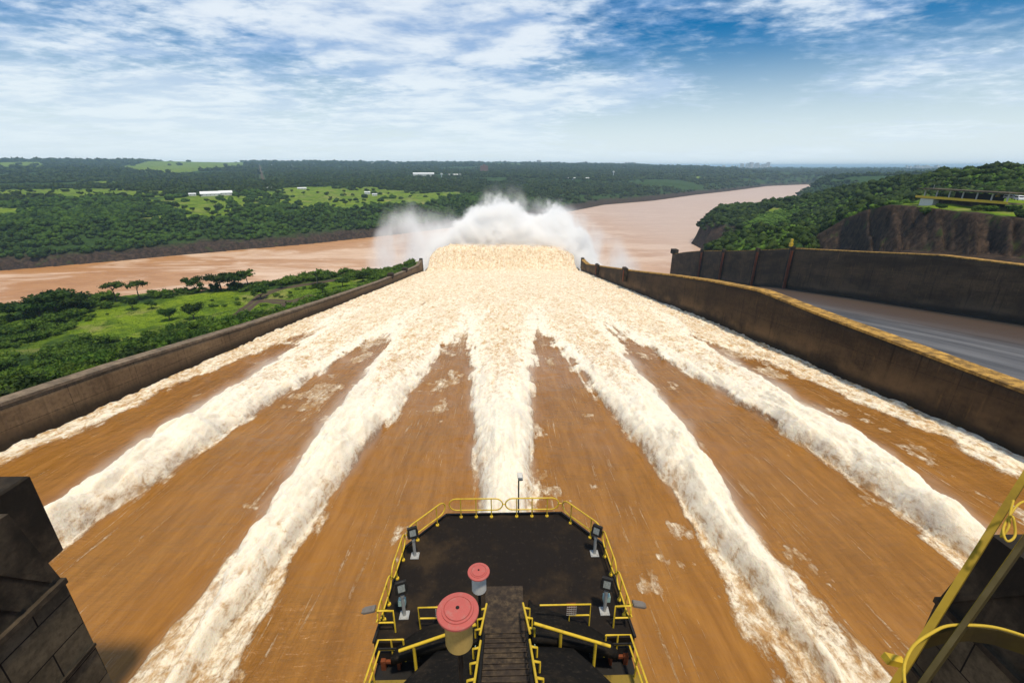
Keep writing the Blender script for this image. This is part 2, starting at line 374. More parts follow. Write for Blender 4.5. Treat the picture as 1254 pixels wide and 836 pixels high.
# ------------------------------------------------------------------ water on the chute
def build_chute_water():
    nr, nc = 1250, 780
    s = np.linspace(0, 1, nr); Y = -14 + 36 * (np.exp(s * math.log((476 + 14) / 36 + 1)) - 1)
    X = np.linspace(-72.95, 72.95, nc)
    YY, XX = np.meshgrid(Y, X, indexing='ij')
    foam = np.zeros_like(XX); H = np.zeros_like(XX); D = np.zeros_like(XX); st_ = fbm(XX * 0.7, YY * 0.05, 4, 77, 0.6)
    wob = 0.9 * vnoise(YY * 0.06, XX * 0.0 + 3.3, 5)
    for k in range(-2, 3):
        xc = 24.3 * k + (wob * (0.6 + 0.4 * k)) + 0.25 * vnoise(YY * 0.3, np.full_like(YY, k * 7.7), 9)
        dx = XX - xc
        jag = fbm(XX * 0.16 + k * 9, YY * 0.22, 4, 20 + k, 0.6)
        wf = np.interp(YY, [4, 22, 38, 48, 58, 80, 105, 118, 135, 160], [5.6, 4.6, 3.8, 4.2, 4.9, 6.6, 8.8, 10.5, 13, 18])
        wc = np.interp(YY, [4, 20, 26, 34, 44, 58, 80, 105, 150], [0.2, 0.35, 0.9, 1.9, 2.9, 4.2, 5.6, 7.6, 11])
        hc = np.interp(YY, [4, 20, 28, 40, 58, 80, 105, 150, 200], [0.1, 0.9, 2.2, 3.3, 3.6, 3.0, 1.9, 0.7, 0.2])
        a = np.abs(dx) / (wf * (1 + 0.30 * jag + 0.34 * st_)); f1 = 1 - sst(0.70, 1.16, a)
        rim = np.exp(-((a - 0.72) / 0.22) ** 2); D = np.maximum(D, np.interp(YY, [50, 85, 150, 220], [0, 1, .8, 0]) * rim)
        hole = np.exp(-(a / 0.42) ** 2) * sst(62, 95, YY)
        uc = np.clip(1 - (np.abs(dx) / (wc * (1 + 0.25 * jag))) ** 2, 0, 1)
        fan = f1 * np.interp(YY, [4, 30, 50], [0.80, 0.82, 0.9]); core = sst(0.0, 0.25, uc) * (1 - 0.24 * hole)
        foam = np.maximum(foam, np.maximum(fan, core))
        puff = billow(XX * 0.33, YY * 0.13, 5, 40 + k, 0.5)
        H = np.maximum(H, hc * uc ** 0.62 * (0.66 + 0.62 * puff) + 0.25 * f1)
    dw = 73 - np.abs(XX); j = fbm(XX * 0.25, YY * 0.12, 4, 60, 0.6)
    ww = np.interp(YY, [0, 57, 80, 105, 125, 150], [3.0, 4.8, 6.5, 8.5, 12, 18]) * np.where(XX > 0, 1.45, 1.0)
    fw = 1 - sst(0.75, 1.15, dw / (ww * (1 + 0.5 * j)))
    foam = np.maximum(foam, fw * 0.86); ramp0 = sst(425, 436, YY)
    H = np.maximum(H, 0.8 * fw * (0.3 + billow(XX * 0.4, YY * 0.25, 4, 61)))
    far = sst(78, 142, YY + 12 * fbm(XX * 0.10, YY * 0.045, 4, 70, 0.6) + 16 * fbm(XX * 0.45, YY * 0.035, 4, 71, 0.6))
    band = fbm(XX * 0.16, YY * 0.012 + 4, 4, 75, 0.6)
    tailb = np.cos(XX / 24.3 * 2 * math.pi) * np.interp(YY, [90, 150, 260], [1, .5, .0])
    foam = np.maximum(foam, far * np.clip(0.76 + 0.34 * band + 0.10 * tailb, 0.4, 0.95))
    # lace and whitecaps on the open brown water
    cap = sst(0.33, 0.58, fbm(XX * 0.20, YY * 0.13, 5, 90, 0.62) + 0.10 * sst(60, 110, YY) + 0.25 * (fbm(XX * 0.05, YY * 0.02, 2, 95)) + 0.22 * np.exp(-((np.abs(XX) % 24.3 - 12) / 2.5) ** 2) * sst(45, 75, YY))
    foam = np.maximum(foam, 0.68 * cap)
    # relief
    t1 = billow(XX * 0.9, YY * 0.5, 4, 110, 0.55); t2 = fbm(XX * 0.35, YY * 0.10, 4, 120)
    wav = fbm(XX * 0.30 + YY * 0.08, YY * 0.34, 4, 130)
    rough = 0.05 + 0.6 * sst(0.45, 0.95, foam) * np.interp(YY, [0, 50, 110], [0.6, 0.75, 1.0])
    Z = prof(YY) + H + rough * (t1 - 0.25) * np.interp(YY, [0, 60, 150, 420, 430], [0.75, 0.8, 1.15, 1.5, 1.6]) + 0.10 * t2 + 0.22 * wav * (1 - foam) * sst(25, 60, YY)
    ramp = sst(425, 434, YY)
    Z += sst(430, 456, YY) * (-7.5 * (np.abs(XX) / 73) ** 5 + 2.2 * fbm(XX * 0.06, YY * 0.02, 3, 141) + 1.2)
    Z += ramp * (2.8 * (billow(XX * 0.30, YY * 0.34, 4, 140, 0.6) - 0.25))
    XX2 = XX.copy(); edge = sst(452, 470, YY); XX2 += edge * (2.5 * fbm(XX * 0.1, YY * 0.1, 3, 150))
    Z -= edge * 5 * (1 - sst(0, 8, dw)); Z -= sst(419, 424, YY) * 14 * (1 - sst(0, 1.4, dw + 0.5 * fbm(XX * .3, YY * .3, 3, 160))) 
    XX2 = np.where(np.abs(XX2) > 72.95, np.sign(XX2) * 72.95, XX2)
    V = np.stack([XX2, YY, Z], -1).reshape(-1, 3)
    fine = sst(0, 1, 1 - YY / 250)
    me = mesh_np('spillway_water', V, grid_faces(nr, nc), None, dict(foam=foam, dens=np.clip(np.clip(H / 3, 0, 1) * (1 - 0.75 * sst(60, 95, YY)) + 0.8 * D + 0.45 * sst(110, 170, YY) * (st_ + 0.1), 0, 1)))
    t = NT('muddy_spillway_water')
    fo = t.attr('foam')
    streak = t.noise(t.pos((1.7, 0.30, 0.3)), 1.0, 7, 0.72, 0.4)
    lace = t.noise(t.pos((1, 0.6, 1)), 2.6, 5, 0.7, 1.2)
    fleck = t.noise(t.pos((1, 0.75, 1)), 1.1, 5, 0.72, 0.4)
    k = t.math('ADD', fo, t.math('ADD', t.math('MULTIPLY', t.math('SUBTRACT', streak, 0.5), 0.75), t.math('MULTIPLY', t.math('SUBTRACT', lace, 0.5), 0.75)))
    k = t.rng(k, 0.52, 0.86)
    # thin hairline streaks of foam along the flow
    hair = t.noise(t.pos((2.6, 0.10, 0.2)), 1.0, 4, 0.6, 0.3); hm = t.noise(t.pos((0.3, 0.05, 0.1)), 1.0, 3, 0.6)
    hair = t.math('MULTIPLY', t.rng(hair, 0.60, 0.67, 0, 0.6), t.rng(hm, 0.46, 0.60))
    k = t.math('MAXIMUM', k, t.math('MULTIPLY', hair, t.rng(lace, 0.4, 0.6)))
    mud = t.mix(t.rng(t.noise(t.pos((0.8, 0.10, 0.1)), 1, 7, 0.72, 0.5), 0.30, 0.75), (0.225, 0.094, 0.013), (0.335, 0.150, 0.026))
    sy = t.n('ShaderNodeSeparateXYZ'); t.l(t.pos(), sy.inputs[0]); fa = t.rng(sy.outputs[1], 80, 170, 0.40, 0.35); fb_ = t.rng(sy.outputs[1], 80, 170, 0.58, 0.63)
    fl2 = t.noise(t.pos((1, 0.30, 1), (3, 7, 1)), 0.5, 6, 0.72, 0.5)
    fc = t.mix(t.rng(t.math('ADD', t.math('MULTIPLY', fleck, 0.5), t.math('MULTIPLY', fl2, 0.5)), fa, fb_), (0.47, 0.285, 0.125), (0.84, 0.745, 0.57))
    fc = t.mix(t.rng(t.math('ADD', t.attr('dens'), t.math('MULTIPLY', t.math('SUBTRACT', fleck, 0.5), 2.4)), 0.0, 0.75, 0, 0.75), fc, (0.86, 0.79, 0.64))
    c = t.mix(k, mud, fc)
    fine_n = t.noise(t.pos((1, 0.5, 1)), 5.0, 5, 0.7)
    rip = t.math('ADD', t.noise(t.pos((2.0, 0.35, 0.3)), 1.0, 5, 0.6), t.noise(t.pos((0.35, 1.1, 0.3), rot=(0, 0, 0.25)), 1.0, 4, 0.6))
    hgt = t.math('ADD', t.math('MULTIPLY', rip, t.rng(t.noise(t.pos((0.06, 0.05, 0.1)), 1, 3, 0.6), 0.35, 0.65, 0.5, 2.6)), t.math('MULTIPLY', t.math('MULTIPLY', t.math('ADD', fine_n, t.noise(t.pos((1, .8, 1)), 1.7, 6, 0.75)), k), 0.8))
    t.bump(hgt, 0.6, 0.35)
    m = t.fin(c, t.rng(k, 0, 1, 0.26, 0.95, False), spec=t.rng(k, 0, 1, 0.30, 0.1, False))
    t.set(t.b, 'Subsurface Weight', t.math('MULTIPLY', k, 0.7)); t.b.inputs['Subsurface Radius'].default_value = (1.0, 0.8, 0.55); t.b.inputs['Subsurface Scale'].default_value = 0.8
    me.materials.append(m)
    o = link('spillway_water', me); tag(o, kind='structure')
    return o
build_chute_water()

# ------------------------------------------------------------------ walls
def wall(name, x0, x1, Yk, Zk, base, mats, y0, y1, face, cap=0.5, step=2.0, **tg):
    """long wall: body between x0 and x1 whose top follows (Yk,Zk); coping is a child"""
    n = int((y1 - y0) / step) + 1; ys = np.linspace(y0, y1, n); zt = np.interp(ys, Yk, Zk); zb = base(ys)
    root = empty(name, ((x0 + x1) / 2, y0, float(zb[0])), **tg)
    lev = 14; V = []; ua = []; va = []
    for i in range(n):
        ring = [(x0, zb[i] - 8 + (zt[i] - cap - zb[i] + 8) * k / lev) for k in range(lev + 1)] + [(x1, zb[i] - 8 + (zt[i] - cap - zb[i] + 8) * k / lev) for k in range(lev, -1, -1)]
        for (x, z) in ring:
            V.append((x, ys[i], z)); ua.append(ys[i]); va.append(z - zb[i])
    k = 2 * (lev + 1); V = np.array(V); Fq = []
    for i in range(n - 1):
        for j in range(k):
            Fq.append((i * k + j, i * k + (j + 1) % k, (i + 1) * k + (j + 1) % k, (i + 1) * k + j))
    for e in (0, n - 1):
        for j in range(lev): Fq.append((e * k + j, e * k + j + 1, e * k + k - 2 - j, e * k + k - 1 - j))
    V -= np.array(root.location)
    me = mesh_np('body', V, Fq, mats[0], dict(ua=ua, va=va), smooth=False); link('body', me, root)
    b = MB(); o = 0.12
    vs_ = []
    for i in range(n):
        vs_ += [(x0 - o, ys[i], zt[i] - cap + 0.003), (x1 + o, ys[i], zt[i] - cap + 0.003), (x1 + o, ys[i], zt[i]), (x0 - o, ys[i], zt[i])]
    fs = [(i * 4 + a, i * 4 + (a + 1) % 4, i * 4 + 4 + (a + 1) % 4, i * 4 + 4 + a) for i in range(n - 1) for a in range(4)] + [(0, 1, 2, 3), (n * 4 - 1, n * 4 - 2, n * 4 - 3, n * 4 - 4)]
    b.add(vs_, fs); c = b.build('coping', mats[1], root); c.location = -Vector(root.location)
    return root
wl = wall('chute_wall', -75.6, -73, WLY, WLZ, prof, (M['wall_left'], M['wall_top_dull']), -10, 416, 1, label='low tan concrete wall along the left edge of the foaming chute', cat='wall')
wr = wall('chute_wall', 73, 76.4, WRY, WRZ, prof, (M['wall_right'], M['wall_top']), -10, 416, -1, label='dark stained wall with bent yellow top edge right of the foaming chute', cat='wall')
wo = wall('chute_wall', 190, 194.5, WOY, WOZ, PZ2, (M['wall_outer'], M['wall_top']), 60, 505, -1, label='black stained wall with rusty ribs at the foot of the rock cliff', cat='wall')
def rel(o, root): o.location = -Vector(root.location)
for y in (262, 340):
    z = float(np.interp(y, WRY, WRZ)); m = MB(); m.box((71.9, y, z - 2.6), (2.2, 5.2, 7.8), bev=0.1); q = m.build('buttress', M['pier'], wr); rel(q, wr)
    m = MB(); m.box((70.6, y - 1.6, z - 3.2), (0.4, 1.3, 6.4)); s_ = m.build('rust_strip', M['rust'], q)
for y in (300, 345):
    z = float(np.interp(y, WLY, WLZ)); m = MB(); m.box((-74.2, y, z + 0.4), (3.6, 4.4, 3.2), bev=0.1); q = m.build('buttress', M['pier'], wl); rel(q, wl)
for sx, root in ((-1, wl), (1, wr)):
    m = MB(); m.box((sx * 74.3, 417.2, 46), (2.9, 2.4, 10), bev=0.15); q = m.build('end_post', M['pier'], root); rel(q, root)
for y in (294, 333.7, 385.4, 428):
    z = float(np.interp(y, WOY, WOZ)); zb = float(PZ2(y)); m = MB()
    m.box((188.9, y, (z + zb) / 2 + 0.4), (2.2, 3.0, z - zb + 1.8), bev=0.1); q = m.build('rib', M['pier'], wo); rel(q, wo)
    m = MB(); m.box((188.35, y - 1.62, (z + zb) / 2 - 0.6), (0.9, 0.3, z - zb - 1.6)); m.box((187.7, y - .9, (z + zb) / 2 - 0.6), (0.3, 0.7, z - zb - 1.6)); m.build('rust_strip', M['rust'], q)
m = MB(); m.box((191, 502, 41.5), (6, 8, 5), bev=0.2); q = m.build('end_post', M['pier'], wo); rel(q, wo)
m = MB(); m.box((187.5, 294, 82.2), (1.8, 1.8, 2.4), bev=0.1); m.box((187.5, 294, 84.6), (1.2, 1.2, 2.4), bev=0.1)
tag(m.build('marker_box', M['yellow'], None, (187.5, 294, 81)), 'small yellow marker box standing on the tallest rusty rib of the outer wall', 'marker')

def build_floors():
    # the dry chute beyond the right wall
    ys = np.linspace(40, 500, 200); xs = np.linspace(76.5, 189.9, 90); YY, XX = np.meshgrid(ys, xs, indexing='ij')
    k = np.interp(XX, [76, 190], [0, 1])
    za = np.interp(YY, [40, 60, 120, 200, 300, 430, 500], [96, 91, 82, 68, 50, 27, 14]); zb = PZ2(YY)
    ZZ = za * (1 - k) + zb * k
    t = NT('dry_chute_concrete')
    n1 = t.noise(t.pos((0.13, 0.008, 0.0)), 1, 6, 0.65); n2 = t.noise(t.pos((0.5, 0.03, 0.1)), 1, 5, 0.7); n3 = t.noise(t.pos((0.045, 0.004, 0.0), (4.2, 0, 0)), 1, 3, 0.5)
    c = t.mix(t.rng(n1, 0.36, 0.60), (0.030, 0.027, 0.026), (0.135, 0.130, 0.128)); c = t.mix(t.rng(n2, 0.4, 0.75, 0, 0.6), c, (0.05, 0.045, 0.04))
    sepx = t.n('ShaderNodeSeparateXYZ'); t.l(t.pos(), sepx.inputs[0])
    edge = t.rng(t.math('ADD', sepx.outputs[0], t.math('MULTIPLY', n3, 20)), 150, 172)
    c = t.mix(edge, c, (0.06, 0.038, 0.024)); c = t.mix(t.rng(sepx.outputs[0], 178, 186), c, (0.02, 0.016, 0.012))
    m = t.fin(c, 0.55, spec=0.35)
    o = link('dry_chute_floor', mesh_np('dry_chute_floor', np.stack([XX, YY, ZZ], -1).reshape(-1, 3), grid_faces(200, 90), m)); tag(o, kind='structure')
    # concrete mass under both chutes, so the lip has a real face above the river
    m = MB()
    for (x0, x1, ya, zf) in ((-75.5, 76.4, 455, lambda y: float(prof(min(y, 440))) - 6.0), (76.5, 194, 498, lambda y: float(PZ2(y)) - 3.5)):
        ys = np.linspace(-20 if x0 < 0 else 50, ya, 40); n = len(ys); vs_ = []
        for y in ys:
            zt = zf(y); vs_ += [(x0, y, -6), (x1, y, -6), (x1, y, zt), (x0, y, zt)]
        m.add(vs_, [(i * 4 + a, i * 4 + (a + 1) % 4, i * 4 + 4 + (a + 1) % 4, i * 4 + 4 + a) for i in range(n - 1) for a in range(4)] + [(0, 1, 2, 3), (n * 4 - 1, n * 4 - 2, n * 4 - 3, n * 4 - 4)])
    tag(m.build('spillway_foundation', M['pier']), kind='structure')
build_floors()

# ------------------------------------------------------------------ terrain
def pl(lst, z): return [at(x, y, z) for x, y in lst]
FARB = [(-2600, -900), (-1250, 150)] + pl([(0, 332), (120, 322), (250, 310), (380, 299), (480, 288)], 0) + [(0, 1170), (190, 1400)] + pl([(740, 251), (800, 246), (850, 239), (895, 234), (940, 228), (985, 226)], 0)
NEARR = [(2750, 3500)] + pl([(1035, 229.3), (975, 243), (935, 262), (893, 275), (868, 284), (850, 293), (846, 298), (858, 305), (880, 309)], 0) + [(322, 640), (270, 570), (200, 512)]
NEARL = [(-76, 452), (-112, 428), (-155, 412)] + [(x - 12, y + 12) for x, y in pl([(300, 348), (200, 355), (100, 364), (0, 377)], 42)] + [(-640, 60), (-1500, -900)]
RIV = FARB + NEARR + [(196, 505), (194, 460), (-76, 452)] + NEARL[1:]
def seg_d(x, y, ch):
    d = np.full(x.shape, 1e12)
    for (ax, ay), (bx, by) in zip(ch[:-1], ch[1:]):
        ux, uy = bx - ax, by - ay; L2 = ux * ux + uy * uy + 1e-9
        t = np.clip(((x - ax) * ux + (y - ay) * uy) / L2, 0, 1); d = np.minimum(d, (x - ax - t * ux) ** 2 + (y - ay - t * uy) ** 2)
    return np.sqrt(d)
def inside(x, y, poly):
    r = np.zeros(x.shape, bool); n = len(poly)
    for i in range(n):
        ax, ay = poly[i]; bx, by = poly[(i + 1) % n]
        if ay == by: continue
        c = ((ay > y) != (by > y)) & (x < (bx - ax) * (y - ay) / (by - ay) + ax); r ^= c
    return r
CTRL = [cp(1254, 308, 305), cp(1150, 306, 350), cp(1050, 304, 430), cp(1000, 303, 470), cp(960, 305, 470), cp(1100, 307, 365),
        cp(1254, 266, 352), cp(1190, 258, 378), cp(1130, 252, 405), cp(1090, 249, 440), cp(1060, 255, 480), cp(1035, 264, 515), cp(1000, 284, 520),
        cp(1254, 250, 420), cp(1180, 249, 430), cp(1120, 250, 445), cp(1254, 243, 450),
        cp(1254, 200, 720, -7), cp(1254, 222, 540, -7), cp(1200, 204, 760, -7), cp(1200, 228, 560, -7), cp(1150, 213, 880, -8), cp(1150, 230, 600, -7),
        cp(1100, 222, 1050, -8), cp(1100, 240, 600, -7), cp(1050, 231, 1150, -14), cp(1050, 243, 750, -7), cp(1000, 246, 1250, -18), cp(1000, 258, 760, -7),
        cp(960, 257, 1250, -20), cp(950, 268, 820, -5), cp(930, 284, 720, -4), cp(900, 272, 820, -4), cp(965, 290, 590, -5), cp(905, 292, 690, -4),
        cp(1254, 215, 1500), cp(1150, 225, 1800, -8), cp(1050, 240, 2000, -20), cp(1000, 243, 1700, -22), cp(1254, 212, 3000), (2600, 2400, 42), (3500, 1500, 80), (1200, 300, 120), (700, -100, 120)]
CTRL = np.array(CTRL)
def shepard(x, y):
    num = np.zeros(x.shape); den = np.zeros(x.shape)
    for cx, cy, cz in CTRL:
        s = 0.06 * math.hypot(cx, cy) + 12
        w_ = 1.0 / (((x - cx) ** 2 + (y - cy) ** 2) / s ** 2 + 0.06) ** 2; num += w_ * cz; den += w_
    return num / den
def terrain(x, y):
    x = np.asarray(x, float); y = np.asarray(y, float)
    dF = seg_d(x, y, FARB); dR = seg_d(x, y, NEARR); dL = seg_d(x, y, NEARL); ins = inside(x, y, RIV)
    side = np.argmin(np.stack([dF, dR * 1.0, dL]), 0)
    side = np.where((x < -70) & ~ins & (dL < dF), 2, side); side = np.where((x > 180) & ~ins & (dR < dF), 1, side)
    r = np.hypot(x, y); az = np.degrees(np.arctan2(x, y))
    n1 = fbm(x / 60, y / 60, 4, 200); n2 = fbm(x / 1500, y / 1500, 4, 210); n3 = fbm(x / 9, y / 9, 3, 220)
    top = np.interp(az, [-55, -42, -30, -20, -8, 0, 10, 22, 30, 50], [112, 104, 106, 100, 88, 84, 66, 40, 34, 60])
    zf = 45 + 18 * sst(150, 900, dF) + 2.0 * n1 + top * sst(1900, 7800, r) * (1 - 0.9 * 0) + n2 * np.interp(r, [1500, 4000, 9000], [0, 14, 26])
    zf = zf - sst(12000, 40000, r) * 60
    zf = np.where((az > -6) & (r < 2600), zf - 10 * sst(-6, 4, az), zf)
    bw = 150 + 45 * fbm(x / 90, y / 90, 3, 230)
    zf = zf * (0.22 * sst(0, 16, dF + 5 * n3) + 0.78 * sst(6, 1.0, 1 + 0 * dF) * sst(0, 1, dF / bw) ** 0.8) + 1.6 * n3 * sst(0, 10, dF) * (1 - sst(60, 160, dF))
    sh = shepard(x, y)
    rock = np.abs(vnoise((x * 0.8 + y * 0.55) / 9 , (x - y) / 160, 240)); rock2 = fbm(x / 5, y / 5, 3, 245)
    cl = np.clip((x - 190) / 60, 0, 1) * (1 - sst(500, 620, r))
    zr = sh + 1.5 * n1
    A_ = [33.0, 34.6, 36.6, 38.1, 39.8, 42.2, 45.5, 48.7, 60]
    RT = np.interp(az, A_, [520, 512, 507, 474, 434, 400, 374, 348, 320]); ZT = np.interp(az, A_, [62, 70, 86, 96.5, 103.5, 105, 105, 105, 105.5]); RB = RT - np.interp(az, A_, [14, 16, 24, 27, 27, 25, 21, 18, 15]); ZB = np.interp(az, A_, [54, 57, 61, 67, 74, 81, 85.5, 89.5, 94])
    cc_ = az * 0.95 + (r - RB) * 0.040; rib = np.abs(vnoise(cc_, az * 0.0 + 2.2, 250)) * 11 + np.abs(vnoise(cc_ * 2.7, (r - RB) / 22, 251)) * 4.5 + 2.5 * fbm(x / 4, y / 4, 3, 252) - 4
    tt = np.clip((r + rib - RB) / (RT - RB), 0, 1); zcl = ZB + (ZT - ZB) * (0.85 * tt + 0.15 * tt ** 3) + 0.7 * rock2 - 0.02 * np.clip(RB - r, 0, 60)
    zr = np.where((x > 190) & (x < 260) & (y < 520) & (az < 36), np.minimum(zr, np.interp(y, WOY, WOZ) - 5 + np.clip(x - 196, 0, 70) * 0.55), zr)
    bl = 1 - sst(4, 45, r + rib - RT); wcl = sst(33.2, 35.0, az) * (x > 190); zr = zr * (1 - bl * wcl) + zcl * bl * wcl
    rb = np.where(y < 720, 60, 26 + 10 * n1)
    zr = zr * (0.55 * sst(0, 14, dR + 3 * n3) + 0.45 * sst(0, rb, dR))
    lw = np.interp(y, WLY, WLZ) - 2.6; lw = np.where(y < 40, 97 + 0 * lw, lw)
    t = np.clip((-x - 77) / np.interp(y, [50, 120, 250, 450], [250, 190, 120, 60]), 0, 1); s2 = t ** 0.8
    flat = 41 + 2.0 * n1
    zl = lw * (1 - s2) + np.minimum(flat, lw) * s2 + 0.8 * n1 * sst(0, .2, t)
    zl = zl * sst(-4, 24, dL + 4 * n3)
    z = np.where(side == 0, zf, np.where(side == 1, zr, zl))
    z = np.where(ins, -5 - np.minimum(np.minimum(np.minimum(dF, dR), dL) * 0.3, 6), z)
    ch = (x > -75.0) & (x < 194) & (y < 515) & (y < np.where(x < 76, 470, 515))
    z = np.where(ch, -9.0, z)
    return z, side, dF, dR, dL, ins | ch
PXF = lambda l: [at(a, b, 51) for a, b in l]
FIELDS = [PXF(l) for l in [
    [(-40, 238), (40, 236), (90, 236), (150, 236), (148, 243), (90, 247), (40, 246), (-40, 247)],
    [(-60, 257), (0, 256), (52, 255), (50, 262), (20, 263), (-60, 263)],
    [(148, 240), (190, 239), (192, 250), (150, 250)],
    [(182, 256), (215, 253), (225, 264), (190, 263)],
    [(200, 246), (250, 241), (318, 242), (316, 252), (300, 261), (240, 266), (205, 263)],
    [(330, 236), (352, 234), (424, 232), (430, 250), (380, 254), (340, 246)],
    [(400, 240), (440, 232), (520, 236), (565, 234), (548, 243), (500, 248), (420, 254)],
    [(90, 229), (140, 226), (150, 230), (110, 232)],
    [(150, 215), (200, 210), (292, 208), (310, 211), (285, 215), (220, 219), (165, 219)],
    [(378, 205.6), (450, 204.6), (450, 206.5), (395, 208)],
    [(845, 217), (880, 218.5), (872, 220), (848, 219)], [(590, 209), (640, 210), (640, 212), (598, 211)],
    [(0, 214), (60, 213), (64, 216), (0, 217)]]]
# winding track in the left meadow
TRACK = [[at(px, py, z) for px, py, z in l] for l in (
    [(283, 384, 56), (290, 373, 53), (300, 364, 50), (310, 357, 48), (322, 353, 46), (345, 350, 44), (375, 348, 43), (410, 345, 42)],
    [(350, 372, 56), (352, 362, 54), (360, 358, 53), (372, 357, 52), (380, 360, 53), (378, 367, 55), (368, 371, 56), (385, 374, 58)],
    [(352, 361, 53), (335, 358, 50), (322, 358, 48)])]
def track_d(x, y):
    d = np.full(x.shape, 1e9)
    for l in TRACK: d = np.minimum(d, seg_d(x, y, l))
    return d
ROAD_FAR = [at(323, 227, 62), at(321, 216, 75), at(319.5, 207, 115), at(318, 203.5, 125)]
def masks(x, y, z, side, dF, dR, dL):
    n = fbm(x / 45, y / 45, 4, 300); grass = np.zeros(x.shape)
    for P in FIELDS:
        big = inside(x + 60 * n, y + 60 * n, P); grass = np.maximum(grass, (big & ((dF > 135 + 40 * n) & (fbm(x / 60, y / 60, 3, 350) < 0.55) | ((np.hypot(x, y) > 2300) & (fbm(x / 420, y / 260, 3, 351) < 0.10)))).astype(float))
    # headland clearing and slope below the pavilion on the right
    for P, zz in (([(905, 270), (940, 261), (985, 266), (975, 272), (940, 282), (915, 284)], 52), ([(905, 284), (925, 280), (940, 300), (915, 302)], 46)):
        Q = [at(a, b, zz) for a, b in P]; grass = np.maximum(grass, inside(x + 34 * n, y + 34 * n, Q).astype(float))
    r = np.hypot(x, y)
    Q = [cp(1100, 250, 425)[:2], cp(1180, 262, 380)[:2], cp(1300, 268, 352)[:2], cp(1320, 236, 470)[:2], cp(1180, 244, 462)[:2], cp(1110, 247, 455)[:2]]
    grass = np.maximum(grass, inside(x, y, Q).astype(float))
    return grass
MEAD = [at(a, b, z) for a, b, z in ((80, 392, 47), (115, 380, 43), (175, 370, 42), (250, 358, 42), (330, 352, 44), (400, 344, 44), (470, 340, 48), (440, 352, 58), (385, 372, 63), (345, 386, 64), (300, 385, 56), (255, 385, 52), (200, 392, 52), (150, 398, 50), (100, 402, 50))]
def rtop(a): return np.interp(np.degrees(a), [34.0, 34.6, 36.6, 38.1, 39.8, 42.2, 45.5, 48.7, 60], [0, 512, 507, 474, 434, 400, 374, 348, 330])
def build_terrain():
    az = np.radians(np.concatenate([np.linspace(-180, -62, 40)[:-1], np.linspace(-62, 66, 1150), np.linspace(66, 180, 40)[1:]]))
    rr = np.concatenate([np.linspace(12, 190, 60), np.linspace(192, 620, 230), 620 * np.exp(np.linspace(0, 1, 240)[1:] * math.log(2600 / 620)), 2600 * np.exp(np.linspace(0, 1, 170)[1:] * math.log(45000 / 2600))])
    Rr, Aa = np.meshgrid(rr, az, indexing='ij'); x = Rr * np.sin(Aa); y = Rr * np.cos(Aa)
    z, side, dF, dR, dL, ins = terrain(x, y); g = masks(x, y, z, side, dF, dR, dL)
    mead = inside(x + 8 * fbm(x / 18, y / 18, 3, 310), y, MEAD) & (side == 2); g = np.maximum(g, mead); g = np.maximum(g, (side == 2) * 0.62 * sst(-0.25, 0.15, fbm(x / 16, y / 16, 4, 311)))
    td = track_d(x, y); dirt = (1 - sst(4.2, 5.2, td)) * (0.55 + 0.45 * sst(0.3, 0.9, td)) * (side == 2)
    dirt = np.maximum(dirt, 1 - sst(6, 9, seg_d(x, y, ROAD_FAR)))
    # rock: steep ground near the water and the cliff
    dzr = np.gradient(z, axis=0) / np.gradient(Rr, axis=0); dza = np.gradient(z, axis=1) / (Rr * np.gradient(Aa, axis=1)); sl = np.hypot(dzr, dza)
    rock = np.where(side == 0, (1 - sst(11, 19, z + 4 * fbm(x / 14, y / 14, 4, 320))) * (dF < 120), np.where(side == 1, np.maximum((Rr < rtop(Aa) + 7 + 10 * fbm(x / 12, y / 12, 3, 331)) * 1.0 + sst(0.5, 0.75, sl) * (Rr < 900) * (np.degrees(Aa) < 27.5 + 2 * fbm(x / 12, y / 12, 3, 331)), 1 - sst(16, 26, z + 8 * fbm(x / 20, y / 20, 3, 330))), 1 - sst(10, 20, z)))
    g = g * (1 - rock)
    V = np.stack([x, y, z], -1).reshape(-1, 3)
    t = NT('land'); at_g = t.attr('grass'); at_r = t.attr('rock'); at_d = t.attr('dirt')
    nb = t.noise(t.pos(), 0.02, 6, 0.65); nf = t.noise(t.pos(), 0.25, 6, 0.7); nn = t.noise(t.pos(), 1.4, 5, 0.7)
    green = t.mix(t.rng(nf, 0.35, 0.7), (0.018, 0.040, 0.010), (0.045, 0.085, 0.018))
    lawn = t.mix(t.rng(nb, 0.35, 0.65), (0.11, 0.19, 0.010), (0.21, 0.28, 0.018)); lawn = t.mix(t.rng(nf, 0.4, 0.75, 0, 0.65), lawn, (0.05, 0.10, 0.012))
    lawn = t.mix(t.rng(t.noise(t.pos((1, 1, 1), (50, 3, 0)), 0.03, 4, 0.6), 0.52, 0.66, 0, 0.7), lawn, (0.27, 0.24, 0.09))
    rk = t.mix(t.rng(nf, 0.35, 0.7), (0.022, 0.016, 0.013), (0.080, 0.054, 0.038)); rk = t.mix(t.rng(t.noise(t.pos((1, 1, 0.35)), 0.12, 6, 0.7), 0.5, 0.7, 0, 0.8), rk, (0.018, 0.014, 0.012))
    rk = t.mix(t.rng(nn, 0.55, 0.8, 0, 0.6), rk, (0.16, 0.11, 0.06))
    rk = t.mix(t.rng(t.noise(t.pos((1, 1, 1), (9, 9, 9)), 0.06, 5, 0.7), 0.58, 0.68, 0, 0.7), rk, (0.045, 0.065, 0.018))
    lawn = t.mix(t.rng(t.noise(t.pos(), 0.09, 6, 0.7), 0.42, 0.64, 0, 0.85), lawn, (0.045, 0.085, 0.010)); lawn = t.mix(t.rng(nn, 0.5, 0.75, 0, 0.6), lawn, (0.04, 0.07, 0.012))
